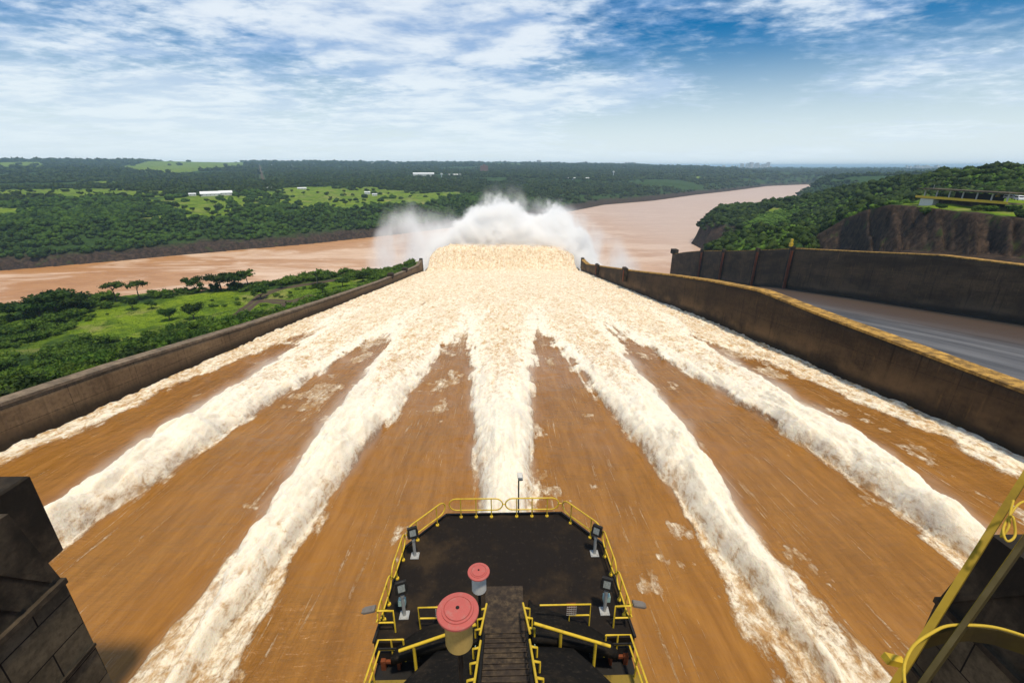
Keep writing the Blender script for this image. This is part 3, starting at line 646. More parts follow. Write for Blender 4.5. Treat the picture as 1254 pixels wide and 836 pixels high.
    c = t.mix(at_g, green, lawn); c = t.mix(at_r, c, rk); c = t.mix(at_d, c, t.mix(nn, (0.055, 0.038, 0.028), (0.12, 0.085, 0.062)))
    t.bump(t.math('ADD', nf, nn), 0.8, 0.8)
    m = t.fin(c, 0.95, spec=0.05)
    o = link('ground', mesh_np('ground', V, grid_faces(len(rr), len(az)), m, dict(grass=g, rock=rock, dirt=dirt))); tag(o, kind='structure')
    # the river
    t = NT('river_water')
    vL = t.pos((0.0045, 0.011, 1), rot=(0, 0, -0.6)); a = t.noise(vL, 1.0, 8, 0.68, 1.2); b = t.noise(t.pos((0.02, 0.05, 1), rot=(0, 0, -0.6)), 1.0, 7, 0.7, 0.8); cc = t.noise(t.pos(), 0.35, 5, 0.7)
    sep = t.n('ShaderNodeSeparateXYZ'); t.l(t.pos(), sep.inputs[0])
    # distance from the plunge pool: churned, paler water
    d1 = t.n('ShaderNodeVectorMath', operation='DISTANCE'); t.l(t.pos(), d1.inputs[0]); d1.inputs[1].default_value = (0, 560, 0)
    churn = t.rng(d1.outputs['Value'], 120, 620, 1.0, 0.0)
    mud = t.mix(t.rng(b, 0.3, 0.7), (0.34, 0.150, 0.040), (0.45, 0.215, 0.070))
    pale = t.mix(t.rng(b, 0.35, 0.7), (0.54, 0.34, 0.20), (0.66, 0.47, 0.32))
    f = t.math('ADD', t.rng(a, 0.46, 0.58), t.math('MULTIPLY', churn, 0.45), clamp=True)
    right = t.rng(sep.outputs[0], 60, 400); f = t.math('MAXIMUM', f, t.math('MULTIPLY', right, t.rng(a, 0.2, 0.7, 0.55, 0.95)))
    c = t.mix(f, mud, pale)
    c = t.mix(t.math('MULTIPLY', right, 0.55), c, (0.43, 0.33, 0.28))
    c = t.mix(t.rng(cc, 0.58, 0.72, 0, 0.4), c, (0.72, 0.58, 0.46))
    t.bump(t.math('ADD', t.math('MULTIPLY', b, 4.0), cc), 0.35, 0.8)
    m = t.fin(c, 0.42, spec=0.35)
    mb = MB(); mb.add([(-9000, -3000, 0), (9000, -3000, 0), (9000, 9000, 0), (-9000, 9000, 0)], [(0, 1, 2, 3)])
    tag(mb.build('river', m), kind='structure')
build_terrain()

# ------------------------------------------------------------------ foliage
def leaf_mat(name, c0, c1, c2, scale=0.12, trans=0.25):
    t = NT(name); a = t.noise(t.pos(), scale, 3, 0.6); b = t.noise(t.pos(), scale * 9, 3, 0.6)
    oi = t.n('ShaderNodeObjectInfo').outputs['Random']
    c = t.mix(t.rng(a, 0.35, 0.65), c0, c1); c = t.mix(t.rng(b, 0.45, 0.75, 0, 0.65), c, c2)
    hs = t.n('ShaderNodeHueSaturation'); t.l(c, hs.inputs['Color']); t.l(t.rng(oi, 0, 1, 0.7, 1.3, False), hs.inputs['Value']); t.l(t.rng(oi, 0, 1, 0.485, 0.51, False), hs.inputs['Hue'])
    t.fin(hs.outputs[0], 0.7, spec=0.15)
    tr = t.n('ShaderNodeBsdfTranslucent'); t.l(hs.outputs[0], tr.inputs[0]); mx = t.n('ShaderNodeMixShader'); mx.inputs[0].default_value = trans
    t.l(t.b.outputs[0], mx.inputs[1]); t.l(tr.outputs[0], mx.inputs[2]); t.l(mx.outputs[0], t.out.inputs['Surface'])
    return t.m
M['leaf_forest'] = leaf_mat('forest_leaves', (0.009, 0.026, 0.003), (0.038, 0.078, 0.006), (0.095, 0.150, 0.012), 0.022)
M['leaf_dark'] = leaf_mat('dark_leaves', (0.012, 0.034, 0.004), (0.032, 0.068, 0.007), (0.08, 0.13, 0.013), 0.08)
M['leaf_bright'] = leaf_mat('bright_leaves', (0.026, 0.062, 0.006), (0.075, 0.135, 0.010), (0.15, 0.20, 0.022), 0.06)
M['bark'] = paint('bark', (0.09, 0.065, 0.045), 0.9, 0.4, (0.03, 0.02, 0.015), 2)

def ico(sub):
    import bmesh
    bm = bmesh.new(); bmesh.ops.create_icosphere(bm, subdivisions=sub, radius=1.0); bm.verts.ensure_lookup_table()
    V = np.array([v.co[:] for v in bm.verts]); Fc = np.array([[v.index for v in f.verts] for f in bm.faces]); bm.free(); return V, Fc
ICO1, ICO2 = ico(1), ico(2)
def lump_crown(rng, lobes=4, sub=1, nleaf=40, leaf=0.16, flat=0.7, spread=0.5):
    """unit crown (radius about 1, base at z=0): lumpy lobes plus ragged leaf faces; triangles only"""
    Vs = []; Fs = []; n = 0; V0, F0 = (ICO1 if sub == 1 else ICO2); cs = []
    for i in range(lobes):
        a = rng.random() * 6.28; d = spread * math.sqrt(rng.random()) if i else 0
        c = np.array([d * math.cos(a), d * math.sin(a), flat * (0.45 + 0.5 * rng.random())]); r = (0.42 + 0.28 * rng.random()) * np.array([1, 1, flat])
        k = 1 + 0.22 * (rng.random(len(V0)) * 2 - 1); Vs.append(V0 * r * k[:, None] + c); Fs.append(F0 + n); n += len(V0); cs.append((c, r))
    for i in range(nleaf):
        c, r = cs[rng.integers(len(cs))]; d = rng.normal(size=3); d /= np.linalg.norm(d); d[2] = abs(d[2]) * 0.9 - 0.15
        p = c + d * r * (0.95 + 0.25 * rng.random()); u = rng.normal(size=3); u /= np.linalg.norm(u); v = np.cross(u, d + 0.3 * rng.normal(size=3)); v /= (np.linalg.norm(v) + 1e-6)
        s = leaf * (0.6 + 0.8 * rng.random())
        Vs.append(np.array([p - u * s, p + v * s * 0.7, p + u * s, p - v * s * 0.7])); Fs.append(np.array([[0, 1, 2], [0, 2, 3]]) + n); n += 4
    return np.concatenate(Vs), np.concatenate(Fs)
def merge_crowns(name, templates, P, Rad, mat):
    """one mesh from many copies of the unit crowns"""
    order = RNG.integers(len(templates), size=len(P)); ang = RNG.random(len(P)) * 6.28; hs = 0.8 + 0.5 * RNG.random(len(P)); Vs = []; Fs = []; n = 0
    for k, (V, Fc) in enumerate(templates):
        I = np.where(order == k)[0]
        if not len(I): continue
        ca, sa = np.cos(ang[I])[:, None], np.sin(ang[I])[:, None]; x = V[:, 0][None]; y = V[:, 1][None]; z = V[:, 2][None]
        X = (ca * x - sa * y) * Rad[I][:, None] + P[I, 0][:, None]; Y = (sa * x + ca * y) * Rad[I][:, None] + P[I, 1][:, None]
        Z = z * (Rad[I] * hs[I])[:, None] + P[I, 2][:, None]
        Vs.append(np.stack([X, Y, Z], -1).reshape(-1, 3)); m = len(V)
        Fs.append((Fc[None] + (np.arange(len(I)) * m)[:, None, None] + n).reshape(-1, 3)); n += m * len(I)
    return mesh_np(name, np.concatenate(Vs), np.concatenate(Fs), mat, smooth=True)
def polar_pts(a0, a1, r0, r1, sp):
    """jittered points between azimuths and radii with spacing sp(r)"""
    out = []; r = r0
    while r < r1:
        s = sp(r); n = max(1, int(r * math.radians(a1 - a0) / s)); a = np.radians(a0 + (a1 - a0) * (np.arange(n) + RNG.random(n)) / n)
        q = r + (RNG.random(n) - .5) * s * 1.2; out.append(np.stack([q * np.sin(a), q * np.cos(a)], -1)); r += s * 0.9
    return np.concatenate(out)
TN = [lump_crown(RNG, 5, 1, 46, 0.17, 0.72, 0.55) for _ in range(6)]
TF = [lump_crown(RNG, 2, 1, 14, 0.25, 0.6, 0.6) for _ in range(6)]

def forest():
    # near part of the far shore, right hill and headland; then the far woods in coarser clumps
    p = polar_pts(-60, 62, 250, 2300, lambda r: np.interp(r, [250, 600, 1000, 1600, 2300], [7.5, 8.0, 9.5, 17, 24]))
    z, side, dF, dR, dL, ins = terrain(p[:, 0], p[:, 1]); r = np.hypot(p[:, 0], p[:, 1]); g = masks(p[:, 0], p[:, 1], z, side, dF, dR, dL)
    e = 4.0; zx = terrain(p[:, 0] + e, p[:, 1])[0]; zy = terrain(p[:, 0], p[:, 1] + e)[0]; sl = np.hypot(zx - z, zy - z) / e
    n = fbm(p[:, 0] / 70, p[:, 1] / 70, 4, 400)
    keepF = (side == 0) & (z > 14 + 5 * n) & ((g < .5) | (RNG.random(len(p)) < 0.02)) & ((n > -0.42))
    keepR = (side == 1) & (z > 24) & (g < .5) & (r > rtop(np.arctan2(p[:, 0], p[:, 1])) + 8) & (p[:, 0] > 203) & (np.array([math.hypot(a - PAV[0], b - PAV[1]) for a, b in p]) > 36)
    keep = (keepF | keepR) & ~ins
    p, z, r, side = p[keep], z[keep], r[keep], side[keep]
    rad = np.interp(r, [300, 1000, 1600, 2300], [5.0, 6.5, 10, 14]) * (0.65 + 0.75 * RNG.random(len(p)) ** 1.5)
    P = np.column_stack([p, z - rad * 0.15])
    near = (r < 1500)
    for s_, nm in ((0, 'far_shore_forest'), (1, 'hillside_forest')):
        I = near & (side == s_); o = link(nm, merge_crowns(nm, TN, P[I], rad[I], M['leaf_forest']))
        tag(o, 'dense dark green forest along the far bank of the brown river' if s_ == 0 else 'green forest covering the hill and headland right of the spillway', 'forest', kind='stuff')
    h_ = RNG.random((9000, 2)); hx = 199 + h_[:, 0] * 330; hy = 340 + h_[:, 1] * 460; hz, hs_, _, hR, _, hi_ = terrain(hx, hy); ha = np.degrees(np.arctan2(hx, hy)); hr = np.hypot(hx, hy)
    kk = (hs_ == 1) & ~hi_ & (ha > 27.2) & (hz > 6) & ((ha < 33.6) | (hr > rtop(np.radians(ha)) + 6)); hrad = 2.2 + 2.6 * RNG.random(kk.sum())
    tag(link('headland_scrub', merge_crowns('headland_scrub', TN, np.column_stack([hx[kk], hy[kk], hz[kk] - hrad * .3]), hrad, M['leaf_bright'])), 'low bright scrub on the slope between the headland woods and the ribbed wall', 'scrub', kind='stuff')
    I = ~near
    q = polar_pts(-58, 58, 2300, 9500, lambda r: np.interp(r, [2300, 4000, 9500], [26, 44, 105]))
    z2, side2, dF2, dR2, dL2, ins2 = terrain(q[:, 0], q[:, 1]); g2 = masks(q[:, 0], q[:, 1], z2, side2, dF2, dR2, dL2); n2 = fbm(q[:, 0] / 420, q[:, 1] / 300, 4, 410)
    k = ~ins2 & (g2 < .5) & (n2 > -0.22) & (z2 > 12) & ((dF2 > 15)) & (seg_d(q[:, 0], q[:, 1], ROAD_FAR) > 22)
    q, z2 = q[k], z2[k]; r2 = np.hypot(q[:, 0], q[:, 1]); rad2 = np.interp(r2, [2300, 4000, 9500], [15, 24, 48]) * (0.6 + 0.7 * RNG.random(len(q)))
    P2 = np.column_stack([q, z2 - rad2 * 0.25]); A = np.concatenate([P[I], P2]); B = np.concatenate([rad[I], rad2])
    me = merge_crowns('distant_woods', TF, A, B * 1.0, M['leaf_forest'])
    # flatter crowns far away: real tree height stays near 15 m
    tag(link('distant_woods', me), 'blue green woods rolling to the horizon beyond the fields', 'forest', kind='stuff')
PAV = cp(1160, 249, 442)
forest()

def leafy(name, rng, R_, Hc, nl, leaf, lobes, flat, mat):
    """detailed crown for single trees: leaf clumps through the volume of several lobes"""
    Vs = []; Fs = []; n = 0; cs = []
    for i in range(lobes):
        a = i * 6.28 / max(1, lobes - 1) + rng.random() if i else 0; d = (0.35 + 0.4 * rng.random()) * R_ if i else 0
        c = np.array([d * math.cos(a), d * math.sin(a), Hc * (0.42 + 0.38 * rng.random())]); r = np.array([1, 1, flat]) * R_ * (0.32 + 0.22 * rng.random()); cs.append((c, r))
        V0, F0 = ICO1; k = 0.62 + 0.2 * rng.random(len(V0)); Vs.append(V0 * r * k[:, None] + c); Fs.append(F0 + n); n += len(V0)
    for i in range(nl):
        c, r = cs[rng.integers(len(cs))]; d = rng.normal(size=3); d /= np.linalg.norm(d)
        p = c + d * r * (0.6 + 0.55 * rng.random()); u = rng.normal(size=3); u[2] *= 0.5; u /= np.linalg.norm(u); v = np.cross(u, rng.normal(size=3)); v /= (np.linalg.norm(v) + 1e-6)
        s = leaf * (0.5 + 0.9 * rng.random())
        Vs.append(np.array([p - u * s, p + v * s * 0.6, p + u * s, p - v * s * 0.6])); Fs.append(np.array([[0, 1, 2], [0, 2, 3]]) + n); n += 4
    return mesh_np(name, np.concatenate(Vs), np.concatenate(Fs), mat, smooth=False)
def tree_protos():
    out = {}
    rng = RNG
    def trunk(h, r, spread, crown_h):
        m = MB(); m.tube([(0, 0, -1.0), (0.05 * h, 0, h * 0.5), (0, 0.04 * h, h)], [r * 1.3, r, r * 0.6], 7)
        for i in range(5):
            a = i * 1.26 + rng.random(); m.tube([(0, 0.03 * h, h * 0.8), (spread * 0.35 * math.cos(a), spread * 0.35 * math.sin(a), h + crown_h * 0.2), (spread * 0.7 * math.cos(a), spread * 0.7 * math.sin(a), h + crown_h * 0.45)], [r * 0.5, r * 0.35, r * 0.12], 5)
        me = bpy.data.meshes.new('trunk'); me.from_pydata(m.v, [], m.f); me.materials.append(M['bark']); return me
    out['acacia'] = [(trunk(3.4, .28, 5.5, 3), leafy('crown', rng, 6.0, 3.4, 1100, 0.42, 8, 0.38, M['leaf_dark']), 3.0) for _ in range(3)]
    out['round'] = [(trunk(1.6, .2, 3, 3), leafy('crown', rng, 3.4, 5.0, 900, 0.30, 7, 0.8, M['leaf_dark']), 0.6) for _ in range(3)]
    out['sparse'] = [(trunk(4.4, .16, 3.4, 2.4), leafy('crown', rng, 3.6, 2.6, 260, 0.34, 7, 0.35, M['leaf_bright']), 3.8) for _ in range(2)]
    out['shrub'] = [(None, leafy('foliage', rng, 2.6, 2.6, 700, 0.26, 8, 0.75, M['leaf_bright'] if i % 3 else M['leaf_dark']), -0.2) for i in range(6)]
    return out
TP = tree_protos()
def plant(kind, x, y, s, label, group=None, cat='tree', name='tree', z=None):
    if z is None: z = float(terrain(np.array([x]), np.array([y]))[0][0])
    tr, cr, zc = random.choice(TP[kind]); rz = random.random() * 6.28
    if kind == 'shrub':
        o = link(name, cr); o.location = (x, y, z - 0.2 * s); o.scale = (s, s, s * random.uniform(.8, 1.2)); o.rotation_euler = (0, 0, rz); return tag(o, label, cat, group)
    e = empty(name, (x, y, z), rz, label=label, cat=cat, group=group); e.scale = (s, s, s * random.uniform(.9, 1.1))
    link('trunk', tr, e); c = link('crown', cr, e); c.location = (0, 0, zc); return e
def solve(px, py, lo=60, hi=2600):
    if hi < 3000: hi = 620
    """first ground point under a photo pixel"""
    r = ray(px, py); h = math.hypot(r[0], r[1]); d = np.linspace(lo, hi, 1400); x = r[0] / h * d; y = r[1] / h * d; zr = CZ + r[2] / h * d
    z = terrain(x, y)[0]; I = np.where(zr <= z)[0]; i = I[0] if len(I) else len(d) - 1
    
    while i > 1:      # never in the water: step back to the bank
        q = terrain(x[i:i + 1], y[i:i + 1])
        if not q[5][0] and (hi > 3000 or q[4][0] > 27) and q[0][0] > 20: break
        i -= 4
    return float(x[i]), float(y[i]), float(z[i])
NAMED = [  # px, py of the foot, kind, scale, label
    (240, 356, 'round', 1.15, 'rounded dark bush tree left of the flat topped group on the river bank'),
    (270, 353, 'acacia', 1.0, 'flat topped tree at the left of the bank group above the winding track'),
    (288, 351, 'acacia', 1.05, 'broad flat topped tree in the middle of the bank group above the winding track'),
    (303, 350, 'sparse', 1.2, 'small leaning tree at the right end of the bank group above the winding track'),
    (70, 385, 'acacia', 1.25, 'tall spreading dark tree on the river edge at far left'),
    (95, 383, 'acacia', 1.1, 'wide dark tree just right of the tall spreading tree by the river'),
    (52, 392, 'acacia', 1.0, 'dark tree just left of the tall spreading tree by the river'),
    (15, 392, 'round', 1.2, 'dark round tree at the left photo edge by the river'),
    (33, 388, 'acacia', 0.8, 'thin flat tree between the leftmost tree and the tall spreading one'),
    (143, 369, 'sparse', 1.25, 'thin airy tree standing alone against the river'),
    (172, 367, 'sparse', 1.2, 'bare topped slender tree right of the thin airy tree'),
    (163, 379, 'round', 0.8, 'round dark bush tree standing alone in the meadow'),
    (186, 378, 'round', 0.55, 'small pale bush tree beside the lone dark one in the meadow'),
    (208, 392, 'round', 0.85, 'dark shrub tree on the near side of the meadow'),
    (238, 391, 'round', 1.0, 'tall dark tree at the right near edge of the meadow'),
    (320, 366, 'round', 0.95, 'dark tree inside the loop of the winding track'),
    (345, 353, 'sparse', 0.7, 'small tree on the bank behind the winding track'),
    (389, 349, 'sparse', 1.1, 'slender tree against the river right of the winding track'),
    (395, 358, 'acacia', 0.55, 'low spreading tree right of the winding track near the wall'),
    (420, 351, 'acacia', 0.6, 'low dark tree near the wall towards the spray'),
    (445, 345, 'acacia', 0.6, 'last low tree beside the left chute wall before the spray')]
for k_, (px, py, kd, s, lab) in enumerate(NAMED):
    s = s * (1.05 if k_ < 4 else 1.0)
    x, y, z = solve(px, py); plant(kd, x, y, s * 1.75, lab, z=z)
def shrubs():
    # thicket between the left wall and the river: nearest ones single, the rest one mass
    pts = []
    tries = RNG.random((9000, 2)); X = -78 - tries[:, 0] ** 1.25 * 330; Y = 38 + tries[:, 1] * 405
    z, side, dF, dR, dL, ins = terrain(X, Y); mead = inside(X, Y, MEAD); td = track_d(X, Y); n = fbm(X / 22, Y / 22, 4, 500)
    ok = (side == 2) & ~ins & (dL > 9) & (td > 9) & (~mead | ((n > 0.16) & (RNG.random(len(X)) < .22))) & (n > -0.16) & ((-X - 76.5) > 2.6)
    X, Y, z, n, mead = X[ok], Y[ok], z[ok], n[ok], mead[ok]
    d = np.hypot(X, Y); s = (0.5 + 1.0 * RNG.random(len(X)) ** 2 + 0.6 * np.clip(n, 0, 1)) * np.where(mead, 0.5, 1.0) * np.clip((-X - 75.5) / 5.0, 0.35, 1.15)
    acc = []; cell = {}
    for i in np.argsort(d):
        gk = (int(X[i] // 4), int(Y[i] // 4)); 
        if any((gk[0] + a, gk[1] + b) in cell for a in (-0, 0) for b in (0,)): continue
        cell[gk] = 1; acc.append(i)
    # visible share only: azimuth inside the frame
    acc = [i for i in acc if X[i] / Y[i] > -1.42]
    near = acc[:290]; rest = acc[290:]
    for i in near: 
        far_ = 'far end of the' if Y[i] > 190 else ('middle of the' if Y[i] > 105 else 'near end of the')
        o = plant('shrub', X[i], Y[i], s[i] * 1.15, 'x', None, 'shrub', 'shrub', z[i])
        tone = 'dark green' if o.data.materials[0] == M['leaf_dark'] else 'bright green'; small = 'low ' if s[i] < .75 else ''
        o['label'] = small + tone + ' shrub beside the ' + far_ + ' left chute wall'; o['group'] = 'shrubs along the ' + far_ + ' left wall, ' + small + tone
    T = []
    for _, me, _z in TP['shrub'][:3]:
        V = np.zeros(len(me.vertices) * 3, np.float32); me.vertices.foreach_get('co', V); Fc = np.zeros(len(me.polygons) * 3, np.int32); me.polygons.foreach_get('vertices', Fc); T.append((V.reshape(-1, 3), Fc.reshape(-1, 3)))
    T = [(np.concatenate([V[:42 * 8]] + [V[42 * 8:][:4 * 330]]), np.array([f for f in Fc if f.max() < 42 * 8 + 4 * 330])) for V, Fc in T]
    rest = np.array(rest); me = merge_crowns('undergrowth', T, np.column_stack([X[rest], Y[rest], z[rest] - 0.3]), s[rest] * 1.1, M['leaf_bright'])
    tag(link('undergrowth', me), 'mixed green undergrowth around the meadow and along the river edge', 'undergrowth', kind='stuff')
    # short grass and herbs hugging the ground
    G = RNG.random((60000, 2)); X = -77.5 - G[:, 0] * 260; Y = 45 + G[:, 1] * 390; z, side, dF, dR, dL, ins = terrain(X, Y); ok = (side == 2) & ~ins & (dL > 6) & (track_d(X, Y) > 6); X, Y, z = X[ok], Y[ok], z[ok]; n = len(X)
    a = RNG.random(n) * 6.28; h = 0.12 + 0.2 * RNG.random(n); wd = 0.25 + 0.3 * RNG.random(n); V = np.stack([np.stack([X - wd * np.cos(a), Y - wd * np.sin(a), z - .05], -1), np.stack([X + wd * np.cos(a), Y + wd * np.sin(a), z - .05], -1), np.stack([X + .2 * np.sin(a), Y, z + h], -1)], 1).reshape(-1, 3)
    tag(link('grass', mesh_np('grass', V, np.arange(n * 3).reshape(-1, 3), M['leaf_bright'], smooth=False)), 'bright green tufts of grass over the left bank meadow', 'grass', kind='stuff')
shrubs()
def field_trees():
    lst = []
    for (x0, x1, y0, y1, n) in ((5, 150, 238, 254, 44), (150, 320, 243, 262, 52), (340, 560, 234, 252, 30)):
        for i in range(n):
            lst.append((random.uniform(x0, x1), random.uniform(y0, y1), x0))
    for px, py, f0 in lst:
        x, y = at(px, py, 51); z = float(terrain(np.array([x]), np.array([y]))[0][0])
        if z < 36: continue
        plant('round', x, y, random.uniform(1.0, 1.9), {5: 'dark round tree scattered over the pale field strip at far left beyond the river', 150: 'dark round tree scattered over the bright field in front of the white sheds', 340: 'dark round tree scattered over the bright field around the two white houses'}[f0], {5: 'trees on the pale far left field', 150: 'trees on the field before the white sheds', 340: 'trees on the field around the white houses'}[f0], z=z)
    for px, py in ((1210, 262), (1150, 262), (1135, 256), (1240, 262), (1195, 262)):
        x, y, z = cp(px, py, 395); z = float(terrain(np.array([x]), np.array([y]))[0][0])
        plant('shrub', x, y, random.uniform(1.2, 1.7), 'dark bush on the grass slope below the viewing pavilion', 'bushes below the viewing pavilion', 'shrub', 'shrub', z=z)
field_trees()

# ------------------------------------------------------------------ buildings and vehicles
def hut(name, px, py, wid, dep, hgt, wmat, rmat, label, cat='building', z0=None, dist=None, pitch=0.18, windows=True, rz=None, cc=None):
    if cc: x, y, z = cc
    elif dist: x, y, z = cp(px, py, dist); z = float(terrain(np.array([x]), np.array([y]))[0][0])
    else: x, y, z = solve(px, py, 300, 9000)
    rz = math.atan2(-x, y) if rz is None else rz
    root = empty(name, (x, y, z), rz, label=label, cat=cat)
    m = MB(); m.box((0, 0, hgt / 2 - 1), (wid, dep, hgt + 2)); m.build('wall', wmat, root)
    m = MB(); h = hgt; o = 0.6; r = pitch * dep
    m.add([(-wid / 2 - o, -dep / 2 - o, h + .01), (wid / 2 + o, -dep / 2 - o, h + .01), (wid / 2 + o, dep / 2 + o, h + .01), (-wid / 2 - o, dep / 2 + o, h + .01), (-wid / 2 - o, 0, h + r), (wid / 2 + o, 0, h + r)],
          [(0, 1, 5, 4), (2, 3, 4, 5), (0, 4, 3), (1, 2, 5), (3, 2, 1, 0)]); m.build('roof', rmat, root)
    if windows:
        for i in range(max(2, int(wid / 8))):
            m = MB(); x_ = -wid / 2 + (i + .5) * wid / max(2, int(wid / 8)); m.box((x_, -dep / 2 - .05, hgt * .5), (1.6, .12, 1.3)); m.build('window', M['car_glass'], root)
    return root
hut('farm_shed', 258, 240, 44, 26, 6, M['wall_white'], M['roof_white'], 'long white roofed shed among trees beyond the bright field', pitch=.22)
hut('farm_shed', 277, 239, 30, 24, 6, M['wall_white'], M['roof_white'], 'white roofed shed directly right of the long white shed', pitch=.22)
hut('farm_shed', 236, 240, 16, 12, 5, M['wall_white'], M['roof_white'], 'small white shed left of the long white shed')
hut('farm_shed', 370, 232, 26, 12, 4, M['wall_white'], M['roof_white'], 'low white shed above the bright green field with round trees')
hut('farm_house', 450, 238, 16, 10, 6, M['wall_white'], M['roof_white'], 'white house at the end of the bright green field')
hut('farm_house', 459, 240, 14, 9, 5, M['wall_white'], M['roof_white'], 'lower white house right beside the first white field house')
hut('warehouse', 519, 216, 120, 50, 14, M['wall_white'], M['roof_white'], 'long pale warehouse roof in the woods left of the spray', pitch=.12)
hut('warehouse', 557, 216, 70, 40, 8, M['wall_white'], M['roof_white'], 'low pale warehouse right of the long one in the woods', pitch=.12)
r_ = hut('apartment_block', 593, 211, 60, 50, 46, M['brick'], M['brick'], 'reddish tall building rising from the woods above the spray', pitch=.03)
m = MB(); m.box((0, 0, 52), (22, 20, 12)); m.build('rooftop_block', M['brick'], r_)
hut('farm_house', 330, 232, 12, 9, 5, M['wall_white'], M['roof_white'], 'small white house at the foot of the straight dirt road')
hut('shore_house', 700, 220, 40, 16, 8, M['wall_white'], M['roof_white'], 'pale house in the woods directly above the right side of the spray')
hut('shore_house', 718, 220, 30, 14, 8, M['wall_white'], M['roof_white'], 'small pale house right of the one above the spray')
hut('river_hut', 988, 281, 9, 6, 4, M['wall_white'], M['brick'], 'small hut on the green headland above the rocks', dist=560)
def tower(px, py, h, r, mat, label, name='water_tower'):
    x, y, z = solve(px, py, 300, 9000); root = empty(name, (x, y, z), label=label, cat='tower')
    m = MB(); m.lathe([(r * .35, -2), (r * .35, h * .7), (r, h * .78), (r, h), (0.01, h * 1.06)], n=16); m.build('tank', mat, root); 
    m = MB(); m.box((0, 0, 1), (r * 2, r * 2, 2)); m.build('base', mat, root)
tower(541, 219, 26, 6, M['roof_white'], 'slim white water tower in the woods left of the spray')
tower(751, 216, 30, 6, M['roof_white'], 'slim white water tower on the wooded shore right of the spray')
# distant towns
def town(cx, cy0, dist, n, spread, hmin, hmax, lab, grp):
    for i in range(n):
        px = cx + random.gauss(0, spread); d = dist * random.uniform(.95, 1.1); x, y, _ = cp(px, cy0, d); z = float(terrain(np.array([x]), np.array([y]))[0][0])
        h = random.uniform(hmin, hmax); wd = random.uniform(22, 60) * dist / 9500; m = MB(); m.box((0, 0, h / 2), (wd, wd, h)); m.box((wd * .1, 0, h + 3), (wd * .3, wd * .3, 6)); m.box((0, 0, -9.99), (wd * 1.05, wd * 1.05, 20))
        o = m.build('tower_block', M['wall_white']); o.location = (x, y, z); o.rotation_euler = (0, 0, random.random()); tag(o, lab, 'building', grp)
town(925, 206, 9600, 26, 13, 45, 120, 'pale tower block of the city on the horizon above the river', 'tower blocks of the city above the river')
town(860, 207, 9400, 14, 14, 40, 75, 'low pale block at the left fringe of the city on the horizon', 'low blocks at the left fringe of the city')
town(1128, 206, 9300, 22, 9, 35, 70, 'pale block of the town on the horizon above the right hill', 'blocks of the town above the right hill')
town(715, 206, 9300, 22, 45, 40, 75, 'small pale block on the horizon above the spray', 'small blocks on the horizon above the spray')
town(350, 206, 5200, 22, 16, 6, 11, 'small white house on the wooded ridge right of the straight dirt road', 'white houses on the ridge behind the dirt road')
town(490, 206, 6500, 18, 30, 8, 16, 'small white house in the woods on the horizon left of the spray', 'white houses on the horizon left of the spray')

def pavilion():
    px0 = cp(1122, 250, 440); px1 = cp(1240, 252, 395); a = Vector(px0[:2]); b = Vector(px1[:2]); L_ = (b - a).length; c = (a + b) / 2
    rz = math.atan2(b.y - a.y, b.x - a.x); z = 109.6
    root = empty('viewing_pavilion', (c.x, c.y, z), rz, label='low open pavilion with flat roof and yellow balcony on the cliff top', cat='pavilion')
    m = MB(); m.box((-1, 3.5, 5.6), (L_ * .96, 12, .45), bev=.05); m.box((-1, -2.7, 5.55), (L_ * .97, .3, .8)); m.build('roof', M['pier_panel'], root)
    m = MB(); m.box((0, 3, -.3), (L_ * .98, 11, .5)); m.build('floor', M['wall_top_dull'], root)
    m = MB(); m.box((0, -2.7, .35), (L_ * .98, .25, 1.35), bev=.03); m.build('balcony', M['yellow'], root)
    m = MB(); m.box((0, -2.7, 1.15), (L_ * .98, .12, .12)); [m.box((-L_ * .49 + i * L_ * .98 / 24, -2.7, .95), (.1, .1, .4)) for i in range(25)]; m.build('handrail', M['yellow'], root)
    for i in range(7):
        m = MB(); m.box((-L_ * .44 + i * L_ * .145, 0.5, 2.65), (.55, .55, 5.3)); m.build('column', M['wall_white'], root)
    m = MB(); m.box((2, 8.5, 2.0), (L_ * .5, .3, 4.0)); m.build('dark_void_panel', M['black'], root)  # black panel standing in for the shade of the open space under the roof
    m = MB(); m.box((-L_ * .36, .6, -3.2), (L_ * .16, 4.2, 5.2)); m.build('plinth', M['wall_white'], root)
    m = MB(); m.box((3, 3.5, -4.0), (L_ * .6, 5, 6.6)); m.build('undercroft', M['pier'], root)
    m = MB(); m.tube([(-L_ * .45, 6, 5), (-L_ * .45, 6, 8.2)], .12, 6); m.build('mast', M['grey'], root)
    return root, rz
pv, prz = pavilion()
